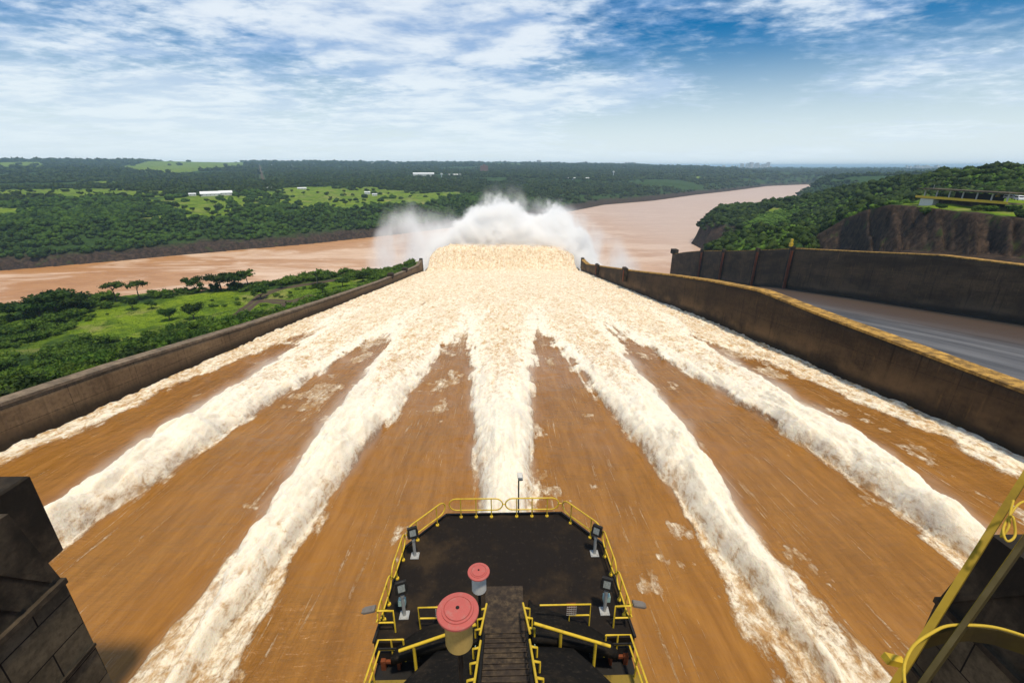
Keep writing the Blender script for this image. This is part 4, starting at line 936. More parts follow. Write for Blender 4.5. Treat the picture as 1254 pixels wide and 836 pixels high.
def van(px, py, dist, rz, s, label):
    x, y, z = cp(px, py, dist); root = empty('van', (x, y, z), rz, label=label, cat='van', group=None)
    m = MB(); L_, W_, Hh = 5.4 * s, 2.0 * s, 2.3 * s
    prof_ = [(-.5, .16), (.5, .16), (.5, .45), (.42, .55), (.33, .94), (.27, 1.0), (-.48, 1.0), (-.5, .9)]
    n = len(prof_); m.add([(a * L_, -W_ / 2, b * Hh) for a, b in prof_] + [(a * L_, W_ / 2, b * Hh) for a, b in prof_], [tuple(range(n)), tuple(range(2 * n - 1, n - 1, -1))] + [(i, n + i, n + (i + 1) % n, (i + 1) % n) for i in range(n)])
    m.build('body', M['car_white'], root)
    for sx in (-1, 1):
        m = MB(); m.box((-.06 * L_, sx * (W_ / 2 + .01), .74 * Hh), (.72 * L_, .03, .26 * Hh)); m.build('side_window', M['car_glass'], root)
        for fx in (-.3, .32):
            w_ = MB(); w_.tube([(fx * L_, sx * (W_ / 2 - .22), .36 * s), (fx * L_, sx * (W_ / 2 + .03), .36 * s)], .36 * s, 14); w_.build('wheel', M['rubber'], root)
    m = MB(); m.box((.385 * L_, 0, .75 * Hh), (.03, W_ * .86, .34 * Hh), ry=-.30); m.build('windscreen', M['car_glass'], root)
    return root
gz = lambda px, py, d: cp(px, py, d)
van(1236, 243.5, 408, prz + .2, 1.0, 'white van parked at the right end of the viewing pavilion')
van(1247, 245.5, 396, prz - .5, 1.15, 'larger white van nearest the right photo edge by the pavilion')
x_, y_, z_ = cp(1222, 241.5, 412); m = MB(); m.box((0, 0, .7), (2.4, 1.0, 1.2), bev=.1); m.box((0, 0, 1.9), (.2, .2, 1.4)); m.box((-.6, 0, 2.2), (1.3, .15, .9), bev=.03)
o_ = m.build('booth_sign', M['yellow']); o_.location = (x_, y_, z_); tag(o_, 'small yellow stand between the pavilion roof end and the vans', 'stand')
x0, y0, z0 = solve(389, 350); m = MB(); m.tube([(0, 0, -1), (0, 0, 12)], .12, 6); m.tube([(-1.3, 0, 11.2), (1.3, 0, 11.2)], .09, 6)
o_ = m.build('utility_pole', M['grey']); o_.location = (x0, y0, z0); tag(o_, 'thin utility pole against the river above the winding track', 'pole')

# ------------------------------------------------------------------ the pier with the platform
DZ = 113.9
def platform():
    root = empty('pier', (0, 14, 90), label='dark octagonal deck with stairs on the concrete pier in the centre foreground', cat='pier')
    off = -Vector(root.location)
    def add(m, n, mt, par=None):
        o = m.build(n, mt, par or root)
        if par is None: o.location = off
        return o
    oct_ = [(-2.85, 17.95), (2.85, 17.95), (4.5, 15.9), (4.75, 11.55), (-4.75, 11.55), (-4.5, 15.9)][::-1]
    m = MB(); m.prism(oct_, DZ - 0.38, DZ); add(m, 'deck', M['deck'])
    m = MB()
    kb = oct_ + [oct_[0]]
    for i in range(len(oct_)):
        a, b = Vector(kb[i]), Vector(kb[i + 1]); 
        if abs(a.y - 11.55) < .01 and abs(b.y - 11.55) < .01: continue
        d = b - a; m.box(((a.x + b.x) / 2, (a.y + b.y) / 2, DZ + .045), (d.length + .04, .09, .09), rz=math.atan2(d.y, d.x))
    add(m, 'kerb', M['black'])
    m = MB(); m.prism([(-2.2, -6), (2.2, -6), (2.2, 13), (1.6, 15.6), (0, 16.8), (-1.6, 15.6), (-2.2, 13)], 82, DZ - .39); add(m, 'body', M['pier'])
    # landing plate and treads
    m = MB(); m.box((-0.02, 12.75, DZ + .03), (1.52, 2.1, .05), bev=.01); add(m, 'landing_plate', M['tread'])
    n = 20
    for i in range(n):
        m = MB(); y = 11.62 - i * .30; z = DZ + .06 + i * .178
        m.box((0.02, y, z), (1.50, .235, .05), bev=.012); m.box((0.02, y + .135, z + .012), (1.50, .02, .05)); add(m, 'tread', M['tread'])
    for sx in (-1, 1):
        m = MB(); m.tube([(sx * .80, 11.8, DZ), (sx * .80, 5.6, DZ + 3.7)], .07, 6); add(m, 'stringer', M['black'])
        m = MB(); m.tube([(sx * 1.0, 12.6, DZ + .06), (sx * .98, 11.6, DZ + .25), (sx * 1.04, 10.6, DZ + .85), (sx * 1.0, 9.4, DZ + 1.6), (sx * 1.05, 7.6, DZ + 2.7), (sx * 1.02, 6.0, DZ + 3.6)], .018, 6); add(m, 'cable', M['aqua'])
        m = MB(); m.box((sx * 2.7, 8.6, DZ - 1.9), (3.6, 5.4, .2)); add(m, 'under_plate', M['black'])
    # dark membrane covers falling away on both sides of the stairs
    for sx in (-1, 1):
        for (ya, yb, xo, h0, h1) in ((13.1, 10.9, 4.0, .12, .95), (10.55, 6.2, 4.2, 1.05, 3.6)):
            m = MB(); nu, nv = 12, 12; vs_ = []
            for i in range(nu + 1):
                for j in range(nv + 1):
                    u = i / nu; v = j / nv; y = ya + (yb - ya) * v; xin = .95; xout = (xo * (0.12 + .88 * math.sin(v * math.pi / 2) ** .8)) if ya > 11 else xo - 1.9 * (1 - v) ** 1.5
                    x = xin + (max(xout, xin + .1) - xin) * u; z = DZ + h0 + (h1 - h0) * v - (u ** 1.7) * (0.12 + .75 * v)
                    vs_.append((sx * x, y, z))
            fs = [(i * (nv + 1) + j, (i + 1) * (nv + 1) + j, (i + 1) * (nv + 1) + j + 1, i * (nv + 1) + j + 1) for i in range(nu) for j in range(nv)]
            N_ = len(vs_); vs_ += [(a, b, c - .35) for a, b, c in vs_]; fs2 = [tuple(reversed([q + N_ for q in f])) for f in fs]
            rim = [(0 * (nv + 1) + j) for j in range(nv + 1)] + [(i * (nv + 1) + nv) for i in range(1, nu + 1)] + [(nu * (nv + 1) + j) for j in range(nv - 1, -1, -1)] + [(i * (nv + 1)) for i in range(nu - 1, 0, -1)]
            fs3 = [(rim[k], rim[(k + 1) % len(rim)], rim[(k + 1) % len(rim)] + N_, rim[k] + N_) for k in range(len(rim))]
            m.add(vs_, fs + fs2 + fs3, True); add(m, 'cover', M['tarp'])
        # rear beam, rust steel frame and side gallery
        m = MB(); m.box((sx * 3.9, 11.42, DZ - .5), (1.6, .16, .5)); m.box((sx * 3.9, 11.3, DZ + .04), (1.5, .05, .05)); add(m, 'rear_beam', M['black'])
        m = MB(); m.box((sx * 2.85, 10.95, DZ - 1.1), (3.7, 1.8, .3)); add(m, 'under_plate', M['black'])
        m = MB(); m.box((sx * 4.40, 11.3, DZ - 1.5), (.16, .2, 2.0)); m.box((sx * 3.85, 11.3, DZ - 1.2), (.10, .2, 1.4)); m.box((sx * 4.1, 11.3, DZ - .62), (.7, .12, .1)); add(m, 'bracket', M['rust'])
        m = MB(); m.box((sx * 4.1, 8.6, DZ - .75), (1.5, 4.2, .12)); add(m, 'gallery_floor', M['moss'])
        m = MB(); m.box((sx * 2.6, 8.0, DZ - 1.4), (1.6, 5.4, 1.2)); add(m, 'trunnion_beam', M['pier'])
    return root
pier = platform()
def stadium(a, b, z0, z1, r, tube_r=.028, n=8):
    a = Vector((*a, 0)); b = Vector((*b, 0)); d = (b - a).normalized(); h = (z1 - z0) / 2; zc = (z0 + z1) / 2; P = []
    A = a + d * h; B = b - d * h
    P.append(A + Vector((0, 0, z1))); P.append((A + B) / 2 + Vector((0, 0, z1)))
    for i in range(n + 1): t = math.pi / 2 - math.pi * i / n; P.append(B + d * h * math.cos(t) + Vector((0, 0, zc + h * math.sin(t))))
    P.append((A + B) / 2 + Vector((0, 0, z0)))
    for i in range(n): t = -math.pi / 2 - math.pi * i / n; P.append(A + d * h * math.cos(t) + Vector((0, 0, zc + h * math.sin(t))))
    return P
def rail_panel(a, b, label, posts=3, z=DZ, inset=.55, ends=True):
    a = Vector(a); b = Vector(b); mid = (a + b) / 2; d = (b - a).normalized()
    root = empty('guard_rail', (mid.x, mid.y, z), label=label, cat='railing')
    off = Vector((mid.x, mid.y, z))
    P = [p - Vector((mid.x, mid.y, 0)) for p in stadium(a, b, .42, 1.1, 0)]
    m = MB(); m.tube(P, .032, 8, closed=True); m.build('rail_loop', M['yellow'], root)
    L_ = (b - a).length
    for i in range(posts):
        t = (inset + (L_ - 2 * inset) * i / max(1, posts - 1)) if posts > 1 else L_ / 2
        p = a + d * t - mid; m = MB(); m.tube([(p.x, p.y, 0), (p.x, p.y, 1.1)], .026, 8); m.lathe([(.0, .05), (.075, .05), (.085, .0)], (p.x, p.y, 0), 12); m.build('post', M['yellow'], root)
    m = MB(); p = b - mid; m.tube([(p.x - d.x * .02, p.y - d.y * .02, .76), (p.x + d.x * .14, p.y + d.y * .14, .76)], .03, 6); m.build('connector', M['yellow'], root)
    return root
rail_panel((-2.66, 17.82), (-.07, 17.80), 'left panel of the two yellow railings on the front edge of the deck')
rail_panel((.07, 17.80), (2.66, 17.80), 'right panel of the two yellow railings on the front edge of the deck')
rail_panel((-2.85, 17.72), (-4.34, 15.95), 'yellow railing panel on the cut front left corner of the deck', 2)
rail_panel((2.85, 17.72), (4.34, 15.95), 'yellow railing panel on the cut front right corner of the deck', 2)
rail_panel((-4.40, 15.8), (-4.52, 13.75), 'yellow railing panel on the left deck side between the two floodlights', 2)
rail_panel((4.40, 15.8), (4.52, 13.75), 'yellow railing panel on the right deck side between the two floodlights', 2)
rail_panel((-4.53, 13.65), (-4.62, 11.9), 'last yellow railing panel at the rear of the left deck side', 2)
rail_panel((4.53, 13.65), (4.62, 11.9), 'last yellow railing panel at the rear of the right deck side', 2)
def pipe_rail(name_label, parts, cat='handrail', r=.032, mat='yellow', name='handrail'):
    p0 = parts[0][0][0]; root = empty(name, p0, label=name_label, cat=cat); off = -Vector(p0)
    for k, (pts, nm) in enumerate(parts):
        m = MB(); m.tube(pts, r, 8); o = m.build(nm, M[mat], root); o.location = off
    return root
for sx, s in ((-1, 'left'), (1, 'right')):
    # short cross rails on the deck behind the covers
    x0, x1 = (2.4, 3.15) if sx < 0 else (1.28, 3.15)
    pipe_rail('short yellow cross rail on the deck %s of the stairs' % s, [([(sx * x0, 12.05, DZ + 1.1), (sx * x1, 12.05, DZ + 1.1), (sx * x1, 12.05, DZ)], 'rail'), ([(sx * x1, 12.05, DZ + .55), (sx * (x1 - .75), 12.05, DZ + .55), (sx * (x1 - .75), 12.05, DZ)], 'lower_rail')])
    # rail returning inwards at the deck corner
    pipe_rail('yellow rail turning inwards at the rear %s corner of the deck' % s, [([(sx * 4.62, 11.95, DZ + 1.1), (sx * 4.05, 11.95, DZ + 1.1), (sx * 4.05, 11.95, DZ)], 'rail'), ([(sx * 4.62, 11.95, DZ + .5), (sx * 4.05, 11.95, DZ + .5)], 'lower_rail')])
    # stair hand rails
    def zst(y): return DZ + .06 + (11.62 - y) / .30 * .178
    for (ya, yb, lab) in ((12.35, 10.75, 'upper yellow handrail on the %s side of the stairs' % s), (10.35, 5.8, 'lower yellow handrail on the %s side of the stairs nearest the camera' % s)):
        za, zb = max(zst(ya), DZ) + .85, zst(yb) + .85; xa = .68 if ya > 11 else .80; xb = .84 if ya > 11 else .92
        parts = [([(sx * xa, ya, za), (sx * xb, yb, zb)], 'rail')]
        nb = 3 if ya > 11 else 6
        for i in range(nb):
            t = (i + .5) / nb; y = ya + (yb - ya) * t; z = za + (zb - za) * t; x = sx * (xa + (xb - xa) * t); parts.append(([(x, y, z), (x + sx * .20, y, z - .05), (x + sx * .20, y, z - .8)], 'bracket'))
        pipe_rail(lab, parts, r=.04)
    # long pipes crossing over the covers
    pr = pipe_rail('long yellow pipe rail crossing above the dark cover on the %s' % s, [([(sx * .98, 10.88, DZ + 1.72), (sx * 3.6, 10.72, DZ + .75)], 'rail'), ([(sx * 1.9, 10.83, DZ + 1.36), (sx * 1.9, 10.83, DZ + .6)], 'post'), ([(sx * 3.1, 10.75, DZ + .92), (sx * 3.1, 10.75, DZ - .7)], 'post')], r=.055)
    # side gallery rails at the bottom edge
    zt = DZ + .42; A = (sx * 3.62, 11.35); B = (sx * 4.5, 11.35); C = (sx * 4.85, 6.2)
    pt = [([(*A, zt), (*B, zt), (*C, zt)], 'top_rail'), ([(*A, zt - .5), (B[0], B[1], zt - .5), (*C, zt - .5)], 'lower_rail')]
    for (x, y) in (A, (sx * 4.05, 11.35), (B[0] + sx * .05, 10.6), (B[0] + sx * .17, 9.0), (B[0] + sx * .28, 7.4)): pt.append(([(x, y, zt), (x, y, zt - 1.12)], 'post'))
    pipe_rail('yellow gallery railing at the bottom %s of the platform' % s, pt, r=.036)
def floodlight(x, y, label, h, yaw, sx):
    h -= .12; root = empty('floodlight', (x, y, DZ), 0, label=label, cat='floodlight')
    m = MB(); m.box((0, 0, .03), (.36, .36, .05), bev=.01); [m.box((a * .13, b * .13, .07), (.04, .04, .04)) for a in (-1, 1) for b in (-1, 1)]; m.build('base_plate', M['grey'], root)
    m = MB(); m.tube([(0, 0, .05), (0, 0, h)], .065, 12); m.lathe([(.085, h - .12), (.085, h)], n=12); m.build('post', M['grey'], root)
    Mx = Matrix.Rotation(yaw, 4, 'Z') @ Matrix.Rotation(R(-18), 4, 'X')
    head = MB(); head.box((0, 0, .26), (.42, .14, .50), bev=.03); head.box((0, .1, .26), (.28, .08, .34), bev=.02); head.box((-.23, 0, .16), (.02, .05, .34)); head.box((.23, 0, .16), (.02, .05, .34)); [head.box((a, -.085, .26), (.05, .03, .46)) for a in (-.17, .17)]; [head.box((0, -.085, .26 + a), (.29, .03, .07)) for a in (-.19, .19)]
    head.v = [tuple(Mx @ Vector(v)) for v in head.v]; ho = head.build('lamp_head', M['black'], root); ho.location = (0, 0, h)
    lens = MB(); lens.box((0, -.078, .26), (.26, .012, .28)); lens.box((0, -.086, .26), (.09, .012, .10)); lens.v = [tuple(Mx @ Vector(v)) for v in lens.v]; lens.build('lens', M['lens'], ho)
    return root
floodlight(-3.95, 15.45, 'black floodlight on a grey post at the front left of the deck', 1.15, R(20), -1)
floodlight(4.0, 15.4, 'black floodlight on a grey post at the front right of the deck', 1.15, R(-35), 1)
for sx, s in ((-1, 'left'), (1, 'right')):
    f = floodlight(sx * 3.85, 12.6, 'black floodlight with pale green box at the rear %s of the deck' % s, 1.25, R(-20) * sx, sx)
    m = MB(); m.box((sx * .06, .1, .62), (.26, .2, .3), bev=.02); m.build('ballast_box', M['aqua'], f)
    root = empty('outboard_lamp', (sx * 4.66, 12.15, DZ + .9), 0, label='grey lamp on an arm reaching outboard from the rear %s railing' % s, cat='floodlight')
    m = MB(); m.tube([(-sx * .5, 0, -.08), (sx * .2, 0, .02)], .045, 8); m.build('arm', M['yellow_dark'], root)
    m = MB(); m.box((sx * .30, 0, .02), (.44, .26, .14), bev=.03, ry=sx * .25); m.box((sx * .52, 0, -.04), (.12, .2, .1), bev=.02); m.build('lamp_head', M['lamp_grey'], root)
for sx, s in ((-1, 'left'), (1, 'right')):
    x = sx * 2.45 if sx > 0 else -2.35; root = empty('caged_lamp', (x, 12.1, DZ + .55), 0, label='rusty caged box lamp fixed to the cross rail %s of the stairs' % s, cat='lamp')
    m = MB(); m.box((0, 0, .3), (.34, .16, .42), bev=.02); m.build('housing', M['rust'], root)
    m = MB()
    for i in range(5): m.tube([(-.17 + i * .085, -.1, .08), (-.17 + i * .085, -.1, .52)], .008, 4)
    for i in range(5): m.tube([(-.18, -.11, .1 + i * .1), (.18, -.11, .1 + i * .1)], .008, 4)
    m.build('cage', M['grey'], root)
# slim lamp post on the front edge
root = empty('lamp_post', (.71, 17.85, DZ), label='slim dark lamp post with small grey head at the front deck edge', cat='lamp post')
m = MB(); m.tube([(0, 0, 0), (0, 0, 2.35)], .035, 10); m.lathe([(.09, 0), (.09, .04)], n=10); m.build('post', M['black'], root)
m = MB(); m.box((.09, 0, 2.28), (.20, .26, .20), bev=.03, rx=.4); m.box((.05, -.02, 2.42), (.24, .30, .05), bev=.01, rx=.4); m.build('lamp_head', M['grey'], root)
m = MB(); m.box((.09, -.115, 2.22), (.14, .02, .12), rx=.4); m.build('lens', M['lens'], root)
# red lidded beacons
def beacon(x, y, ztop, zbase, bmat, label):
    root = empty('beacon', (x, y, zbase), label=label, cat='beacon'); H = ztop - zbase; r = .375
    m = MB(); m.tube([(0, 0, 0), (0, 0, H - .8)], .05, 12); m.lathe([(.12, 0), (.12, .05), (.05, .06)], n=16); m.build('pole', M['black'], root)
    m = MB(); b = H - .93; m.lathe([(0.001, b), (.20, b), (.235, b + .05), (.245, b + .06), (.245, b + .82), (.001, b + .82)], n=40)
    for a in range(0, 360, 90): m.box((.248 * math.cos(R(a + 20)), .248 * math.sin(R(a + 20)), b + .45), (.012, .03, .74), rz=R(a + 20))
    m.build('can', bmat, root)
    m = MB(); z = H - .115; m.lathe([(.001, z), (r - .02, z), (r, z + .012), (r, z + .05), (r - .012, z + .06), (.285, z + .068), (.28, z + .092), (.25, z + .096), (.245, z + .082), (.235, z + .082), (.23, z + .105), (.10, z + .118), (.001, z + .12)], n=56)
    ld = m.build('lid', M['red_lid'], root); m = MB(); m.lathe([(.03, 0), (.034, .012), (.02, .03), (.001, .032)], (0, 0, H + .003), 14); m.build('knob', M['black'], ld)
beacon(-.84, 5.86, CZ - 7.32, DZ - .6 + 2.0, M['cream'], 'large red lidded cream beacon on a pole left of the stairs nearest the camera')
beacon(-.88, 11.65, CZ - 12.8, DZ, M['white_can'], 'smaller red lidded white beacon on a pole farther down the stairs')

# ------------------------------------------------------------------ neighbouring piers at the photo's lower corners
def side_pier(sx, label, xf, yf, zt, nose):
    root = empty('pier', (sx * 26, 8, 84), label=label, cat='pier'); off = -Vector(root.location)
    def add(m, n, mt):
        o = m.build(n, mt, root); o.location = off; return o
    X0, X1 = sx * xf, sx * (xf + 7)
    def block(y0, y1, z0, z1, slope, x0=X0, x1=X1, dy=0.0):
        m = MB(); vs_ = []
        for x in (x0, x1): vs_ += [(x, y0, z0), (x, y1, z0), (x, y1 - dy, z1), (x, y0, z1 + slope * (y1 - y0))]
        m.add(vs_, [(0, 1, 2, 3), (7, 6, 5, 4)] + [(i, 4 + i, 4 + (i + 1) % 4, (i + 1) % 4) for i in range(4)]); return m
    add(block(-6, yf, 80, zt - 4.7, 0), 'body', M['pier_panel'])
    add(block(-6, yf - .02, zt - 4.69, zt, .02, X0 + sx * .05, X1, .75), 'upper_block', M['pier'])
    for i in range(6):      # slanting concrete ribs on the flank
        m = MB(); m.box((X0 + sx * .02, yf - 1.6 - i * 1.5, zt - 2.6), (.10, .2, 4.1), rx=R(35)); add(m, 'buttress', M['pier'])
    m = MB(); m.box((X0 - sx * .03, yf - 5.5, zt - 4.72), (.3, 11.0, .3)); add(m, 'ledge', M['pier'])
    m = MB(); m.box((X0 - sx * .02, yf - 5.5, zt - 9.2), (.2, 11.0, .16)); add(m, 'ledge', M['pier'])
    if nose:
        m = MB(); m.box((sx * 29.0, 18.9, 111.5), (6.0, 4.6, 5.4), bev=.1); add(m, 'nose_block', M['pier'])
        m = MB(); m.box((sx * 29.0, 16.9, 108), (5.0, 1.8, 9), bev=.1); add(m, 'nose_stem', M['pier'])
    return root
side_pier(-1, 'dark stained concrete pier in the lower left corner', 21.5, 17.0, 115.9, True)
side_pier(1, 'dark concrete pier behind the yellow steel frame at lower right', 20.9, 15.6, 115.2, False)
m = MB()
for i in range(3): m.tube([(-21.9 + .0 * i, 15.4 - .4 * i, 115.9), (-21.9, 15.4 - .4 * i, 117.0)], .05, 6)
m.tube([(-21.9, 15.5, 117), (-21.9, 13.5, 117)], .05, 6); m.tube([(-21.9, 15.5, 116.4), (-21.9, 13.5, 116.4)], .05, 6)
tag(m.build('guard_rail', M['yellow'], None, (-21.9, 14.8, 115.9)), 'scrap of yellow railing on top of the lower left pier', 'railing')

# yellow steel frame close to the camera at lower right
def P3(px, py, d):
    r = Vector(ray(px, py)); r.normalize(); return Vector((0, 0, CZ)) + r * d
def beam(a, b, wx, wy, mat, name, parent, up=Vector((0, 0, 1))):
    a, b = Vector(a), Vector(b); d = (b - a).normalized(); s = d.cross(up).normalized(); u = s.cross(d)
    m = MB(); vs_ = []
    for p in (a, b):
        for (i, j) in ((-1, -1), (1, -1), (1, 1), (-1, 1)): vs_.append(p + s * i * wx / 2 + u * j * wy / 2)
    m.add(vs_, [(3, 2, 1, 0), (4, 5, 6, 7), (0, 1, 5, 4), (1, 2, 6, 5), (2, 3, 7, 6), (3, 0, 4, 7)])
    return m.build(name, mat, parent)
fr = empty('steel_frame', P3(1150, 780, 5.2), label='tilted yellow steel frame close to the camera at lower right', cat='frame')
fo = -Vector(fr.location)
def fb(*a, **k):
    o = beam(*a, **k); o.location = fo; return o
b1a, b1b = P3(1290, 528, 6.0), P3(1080, 862, 4.9)
fb(b1a, b1b, .045, .085, M['yellow_dark'], 'outer_beam', fr)
b2a, b2b = P3(1300, 600, 5.6), P3(1105, 872, 4.75)
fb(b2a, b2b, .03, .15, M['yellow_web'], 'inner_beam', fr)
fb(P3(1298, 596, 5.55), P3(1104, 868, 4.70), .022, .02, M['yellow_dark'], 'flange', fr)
m = MB(); pts = [P3(1140, 778, 5.1), P3(1165, 771, 5.1), P3(1195, 768, 5.12), P3(1225, 772, 5.15), P3(1260, 783, 5.2), P3(1290, 796, 5.25)]
vs_ = []
for p in pts:
    q = (p - Vector((0, 0, CZ))).normalized(); dn = Vector((0, 0, -1))
    vs_ += [p, p + dn * .14, p + dn * .14 + Vector((0, .04, 0)), p + Vector((0, .04, 0))]
m.add(vs_, [(i * 4 + a, i * 4 + (a + 1) % 4, i * 4 + 4 + (a + 1) % 4, i * 4 + 4 + a) for i in range(5) for a in range(4)] + [(3, 2, 1, 0), (20, 21, 22, 23)])
o = m.build('cross_brace', M['yellow_web'], fr); o.location = fo
m = MB(); m.box(P3(1095, 808, 4.9), (.15, .06, .05), ry=R(20)); o = m.build('bolt_plate', M['yellow'], fr); o.location = fo
def rope(pts, r, label):
    m = MB(); P = [Vector(p) for p in pts]; Q = []
    for i in range(len(P) - 1):
        p0, p1, p2, p3 = P[max(i - 1, 0)], P[i], P[i + 1], P[min(i + 2, len(P) - 1)]
        for k in range(6):
            t = k / 6; Q.append(.5 * ((2 * p1) + (-p0 + p2) * t + (2 * p0 - 5 * p1 + 4 * p2 - p3) * t * t + (-p0 + 3 * p1 - 3 * p2 + p3) * t ** 3))
    Q.append(P[-1]); m.tube(Q, r, 8); o = m.build('rope', M['yellow_rope'], None, tuple(P[0])); tag(o, label, 'rope')
rope([P3(1290, 792, 5.1), P3(1254, 778, 5.05), P3(1220, 768, 5.0), P3(1190, 765, 4.95), P3(1160, 766, 4.9), P3(1140, 775, 4.8), P3(1120, 789, 4.7), P3(1109, 808, 4.65), P3(1107, 828, 4.6), P3(1112, 860, 4.6)], .010, 'yellow rope lying along the cross brace and looping down the outer beam')
rope([P3(1241, 612, 5.2), P3(1237, 628, 5.15), P3(1235, 645, 5.1), P3(1226, 657, 5.1), P3(1231, 640, 5.2), P3(1240, 632, 5.1), P3(1243, 655, 5.1), P3(1233, 662, 5.0), P3(1229, 645, 5.1), P3(1246, 618, 5.2), P3(1262, 612, 5.3)], .008, 'knotted loops of yellow rope tied to the frame at the right photo edge')

# ------------------------------------------------------------------ spray at the flip bucket (volume grid) and haze
def vol_mat(name, dens, col, aniso=0.3):
    m = bpy.data.materials.new(name); m.use_nodes = True; nt = m.node_tree; nt.nodes.clear()
    v = nt.nodes.new('ShaderNodeVolumePrincipled'); v.inputs['Color'].default_value = (*col, 1); v.inputs['Density'].default_value = dens; v.inputs['Anisotropy'].default_value = aniso
    o = nt.nodes.new('ShaderNodeOutputMaterial'); nt.links.new(v.outputs[0], o.inputs['Volume']); return m
def spray():
    ng = bpy.data.node_groups.new('spray', 'GeometryNodeTree'); ng.interface.new_socket('Geometry', in_out='OUTPUT', socket_type='NodeSocketGeometry')
    ng.interface.new_socket('Geometry', in_out='INPUT', socket_type='NodeSocketGeometry')
    N = ng.nodes.new; Lk = ng.links.new
    def mth(op, a, b=0.0, c=None, clamp=False):
        n = N('ShaderNodeMath'); n.operation = op; n.use_clamp = clamp
        for i, v in enumerate((a, b, c)):
            if v is None: continue
            if isinstance(v, (int, float)): n.inputs[i].default_value = v
            else: Lk(v, n.inputs[i])
        return n.outputs[0]
    def rg(v, a, b, lo=0., hi=1.):
        n = N('ShaderNodeMapRange'); n.interpolation_type = 'SMOOTHSTEP'
        for k, q in (('Value', v), ('From Min', a), ('From Max', b), ('To Min', lo), ('To Max', hi)):
            if isinstance(q, (int, float)): n.inputs[k].default_value = q
            else: Lk(q, n.inputs[k])
        return n.outputs[0]
    def curve(v, a, b, pts, ymax):
        t = mth('DIVIDE', mth('SUBTRACT', v, a), b - a, clamp=True); n = N('ShaderNodeFloatCurve'); Lk(t, n.inputs['Value']); cu = n.mapping.curves[0]
        while len(cu.points) > 2: cu.points.remove(cu.points[-2])
        q = [((x - a) / (b - a), y / ymax) for x, y in pts]
        cu.points[0].location = q[0]; cu.points[-1].location = q[-1]
        for p in q[1:-1]: cu.points.new(*p)
        n.mapping.update(); return mth('MULTIPLY', n.outputs[0], ymax)
    def noise(scale, det, rough, sc=(1, 1, 1)):
        vm = N('ShaderNodeVectorMath'); vm.operation = 'MULTIPLY'; Lk(pos.outputs[0], vm.inputs[0]); vm.inputs[1].default_value = sc
        n = N('ShaderNodeTexNoise'); n.inputs['Scale'].default_value = scale; n.inputs['Detail'].default_value = det; n.inputs['Roughness'].default_value = rough; Lk(vm.outputs[0], n.inputs['Vector']); return n.outputs[0]
    pos = N('GeometryNodeInputPosition'); sp = N('ShaderNodeSeparateXYZ'); Lk(pos.outputs[0], sp.inputs[0]); X, Y, Z = sp.outputs
    A, B = -150, 170
    hc = curve(X, A, B, [(-150, 0), (-108, 0), (-90, 30), (-74, 52), (-58, 62), (-44, 76), (-30, 84), (-18, 92), (-6, 97), (4, 92), (14, 86), (24, 84), (32, 80), (38, 76), (46, 80), (55, 85), (64, 81), (74, 74), (84, 68), (93, 55), (102, 36), (115, 18), (140, 0), (170, 0)], 120)
    hm = curve(X, A, B, [(-150, 46), (-135, 70), (-118, 92), (-100, 98), (-80, 92), (-60, 92), (-40, 90), (-20, 106), (0, 116), (15, 118), (30, 104), (50, 100), (70, 96), (90, 90), (108, 76), (130, 58), (150, 40), (170, 10)], 120)
    n1 = noise(0.045, 6, 0.62); n2 = noise(0.16, 5, 0.65); n3 = noise(0.035, 6, 0.68, (1, 1, 0.42))
    dn = mth('SUBTRACT', n1, .5)
    # profile along the flow: starts as the jet leaves the lip, tallest around Y 490
    arch = curve(Y, 430, 600, [(430, 0.30), (444, 0.46), (456, .60), (470, .82), (490, 1.0), (515, .98), (540, .82), (565, .5), (600, .1)], 1.0)
    low = rg(Y, 447, 456); 
    top = mth('MULTIPLY', hc, arch)
    d = mth('SUBTRACT', mth('ADD', top, mth('ADD', mth('MULTIPLY', dn, 60), mth('MULTIPLY', mth('SUBTRACT', n2, .5), 32))), Z)
    core = mth('MULTIPLY', rg(d, -3, 10), mth('MULTIPLY', low, rg(hc, 6, 30)))
    top2 = mth('MULTIPLY', hm, arch); d2 = mth('SUBTRACT', mth('ADD', top2, mth('MULTIPLY', dn, 50)), Z)
    wisp = rg(n3, 0.40, 0.66)
    mist = mth('MULTIPLY', mth('MULTIPLY', rg(d2, 0, 34), rg(Y, 444, 470)), mth('MULTIPLY', wisp, rg(Y, 600, 560)))
    ed = mth('MULTIPLY', rg(X, A, A + 24), rg(X, B, B - 40))
    dens = mth('ADD', mth('MULTIPLY', core, 0.19), mth('MULTIPLY', mth('MULTIPLY', mist, ed), 0.06))
    vc = N('GeometryNodeVolumeCube'); Lk(dens, vc.inputs['Density']); vc.inputs['Min'].default_value = (A, 444, 0.5); vc.inputs['Max'].default_value = (B, 600, 125)
    vc.inputs['Resolution X'].default_value = 200; vc.inputs['Resolution Y'].default_value = 96; vc.inputs['Resolution Z'].default_value = 80
    sm = N('GeometryNodeSetMaterial'); sm.inputs['Material'].default_value = vol_mat('white_spray', 1.0, (1.0, 0.999, 0.995), -0.3)
    go = N('NodeGroupOutput'); Lk(vc.outputs[0], sm.inputs[0]); Lk(sm.outputs[0], go.inputs[0])
    vd = bpy.data.volumes.new('spray') 
    o = bpy.data.objects.new('spray', vd); COL.objects.link(o)
    md = o.modifiers.new('spray', 'NODES'); md.node_group = ng; vd.materials.append(sm.inputs['Material'].default_value)
    tag(o, 'white spray plume bursting up where the chute water leaps into the river', 'spray', kind='stuff')
spray()
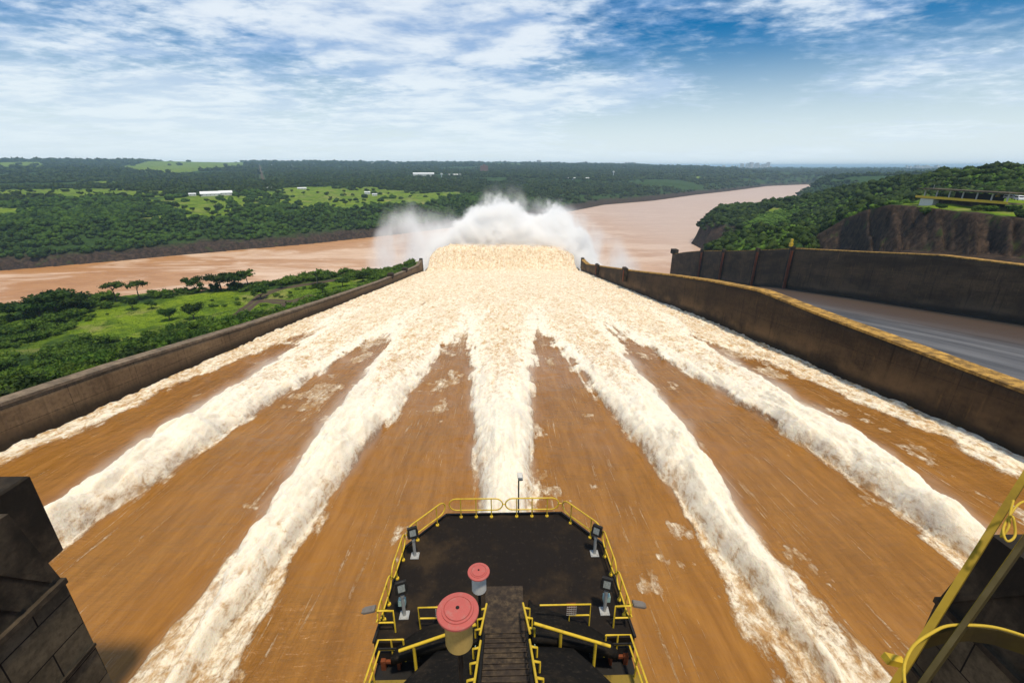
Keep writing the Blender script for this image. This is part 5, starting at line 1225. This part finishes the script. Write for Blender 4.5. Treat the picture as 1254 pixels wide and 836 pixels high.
def tail_mist():
    """fine spray thrown up along the five foam ridges"""
    ng = bpy.data.node_groups.new('mist', 'GeometryNodeTree'); ng.interface.new_socket('Geometry', in_out='OUTPUT', socket_type='NodeSocketGeometry'); ng.interface.new_socket('Geometry', in_out='INPUT', socket_type='NodeSocketGeometry')
    N = ng.nodes.new; Lk = ng.links.new
    def mth(op, a, b=0.0, c=None, clamp=False):
        n = N('ShaderNodeMath'); n.operation = op; n.use_clamp = clamp
        for i, v in enumerate((a, b, c)):
            if v is None: continue
            if isinstance(v, (int, float)): n.inputs[i].default_value = v
            else: Lk(v, n.inputs[i])
        return n.outputs[0]
    def rg(v, a, b, lo=0., hi=1.):
        n = N('ShaderNodeMapRange'); n.interpolation_type = 'SMOOTHSTEP'
        for k, q in (('Value', v), ('From Min', a), ('From Max', b), ('To Min', lo), ('To Max', hi)):
            if isinstance(q, (int, float)): n.inputs[k].default_value = q
            else: Lk(q, n.inputs[k])
        return n.outputs[0]
    def curve(v, pts, ymax):
        a, b = pts[0][0], pts[-1][0]; t = mth('DIVIDE', mth('SUBTRACT', v, a), b - a, clamp=True); n = N('ShaderNodeFloatCurve'); Lk(t, n.inputs['Value']); cu = n.mapping.curves[0]
        q = [((x - a) / (b - a), y / ymax) for x, y in pts]; cu.points[0].location = q[0]; cu.points[-1].location = q[-1]
        for p in q[1:-1]: cu.points.new(*p)
        for p in cu.points: p.handle_type = 'VECTOR'
        n.mapping.update(); return mth('MULTIPLY', n.outputs[0], ymax)
    pos = N('GeometryNodeInputPosition'); sp = N('ShaderNodeSeparateXYZ'); Lk(pos.outputs[0], sp.inputs[0]); X, Y, Z = sp.outputs
    dx = mth('SUBTRACT', mth('MODULO', mth('ADD', X, 12.15 + 24.3 * 4), 24.3), 12.15)
    wv = curve(Y, [(18, 1.0), (30, 2.6), (44, 4.2), (58, 5.8), (80, 8.0), (105, 10.5), (125, 12.0)], 20)
    hv = curve(Y, [(18, 0.8), (28, 2.6), (40, 4.0), (58, 4.6), (80, 4.2), (105, 3.0), (125, 1.5)], 10)
    sheet = curve(Y, [(y, prof(y) - 60) for y in (18, 30, 44, 57, 68, 79, 97, 110, 125)], 60)
    h = mth('SUBTRACT', mth('SUBTRACT', Z, 60), sheet)
    def noise(sc, scale, det, rough):
        vm = N('ShaderNodeVectorMath'); vm.operation = 'MULTIPLY'; Lk(pos.outputs[0], vm.inputs[0]); vm.inputs[1].default_value = sc
        n = N('ShaderNodeTexNoise'); n.inputs['Scale'].default_value = scale; n.inputs['Detail'].default_value = det; n.inputs['Roughness'].default_value = rough; Lk(vm.outputs[0], n.inputs['Vector']); return n.outputs[0]
    nn = noise((1, .45, 1), .33, 5, .65)
    rr = mth('ADD', mth('POWER', mth('DIVIDE', dx, wv), 2), mth('POWER', mth('DIVIDE', h, hv), 2))
    f = mth('SUBTRACT', mth('ADD', 1.0, mth('MULTIPLY', mth('SUBTRACT', nn, .5), 2.4)), rr)
    d = mth('MULTIPLY', rg(f, 0, .9), mth('MULTIPLY', rg(h, -1.2, 0), mth('MULTIPLY', rg(Y, 18, 34), rg(Y, 124, 95))))
    d = mth('MULTIPLY', d, rg(mth('ABSOLUTE', X), 61, 59))
    vc = N('GeometryNodeVolumeCube'); Lk(mth('MULTIPLY', d, 0.11), vc.inputs['Density']); vc.inputs['Min'].default_value = (-61, 18, 80); vc.inputs['Max'].default_value = (61, 125, 102)
    vc.inputs['Resolution X'].default_value = 220; vc.inputs['Resolution Y'].default_value = 150; vc.inputs['Resolution Z'].default_value = 50
    mt = vol_mat('fine_water_spray', 1.0, (0.995, 0.975, 0.93), -0.1)
    sm = N('GeometryNodeSetMaterial'); sm.inputs['Material'].default_value = mt
    go = N('NodeGroupOutput'); Lk(vc.outputs[0], sm.inputs[0]); Lk(sm.outputs[0], go.inputs[0])
    vd = bpy.data.volumes.new('mist'); o = bpy.data.objects.new('mist', vd); COL.objects.link(o); vd.materials.append(mt)
    md = o.modifiers.new('mist', 'NODES'); md.node_group = ng
    tag(o, 'fine white spray hanging over the foam ridges of the near chute water', 'spray', kind='stuff')
tail_mist()
def haze():
    m = MB(); m.box((0, 12000, 90), (60000, 70000, 200)); o = m.build('haze', None); o.data.materials.append(vol_mat('haze', 0.000062, (0.52, 0.76, 1.0), 0.0)); tag(o, 'pale haze over the far land', 'haze', kind='stuff')
    mt = o.data.materials[0]; 
haze()
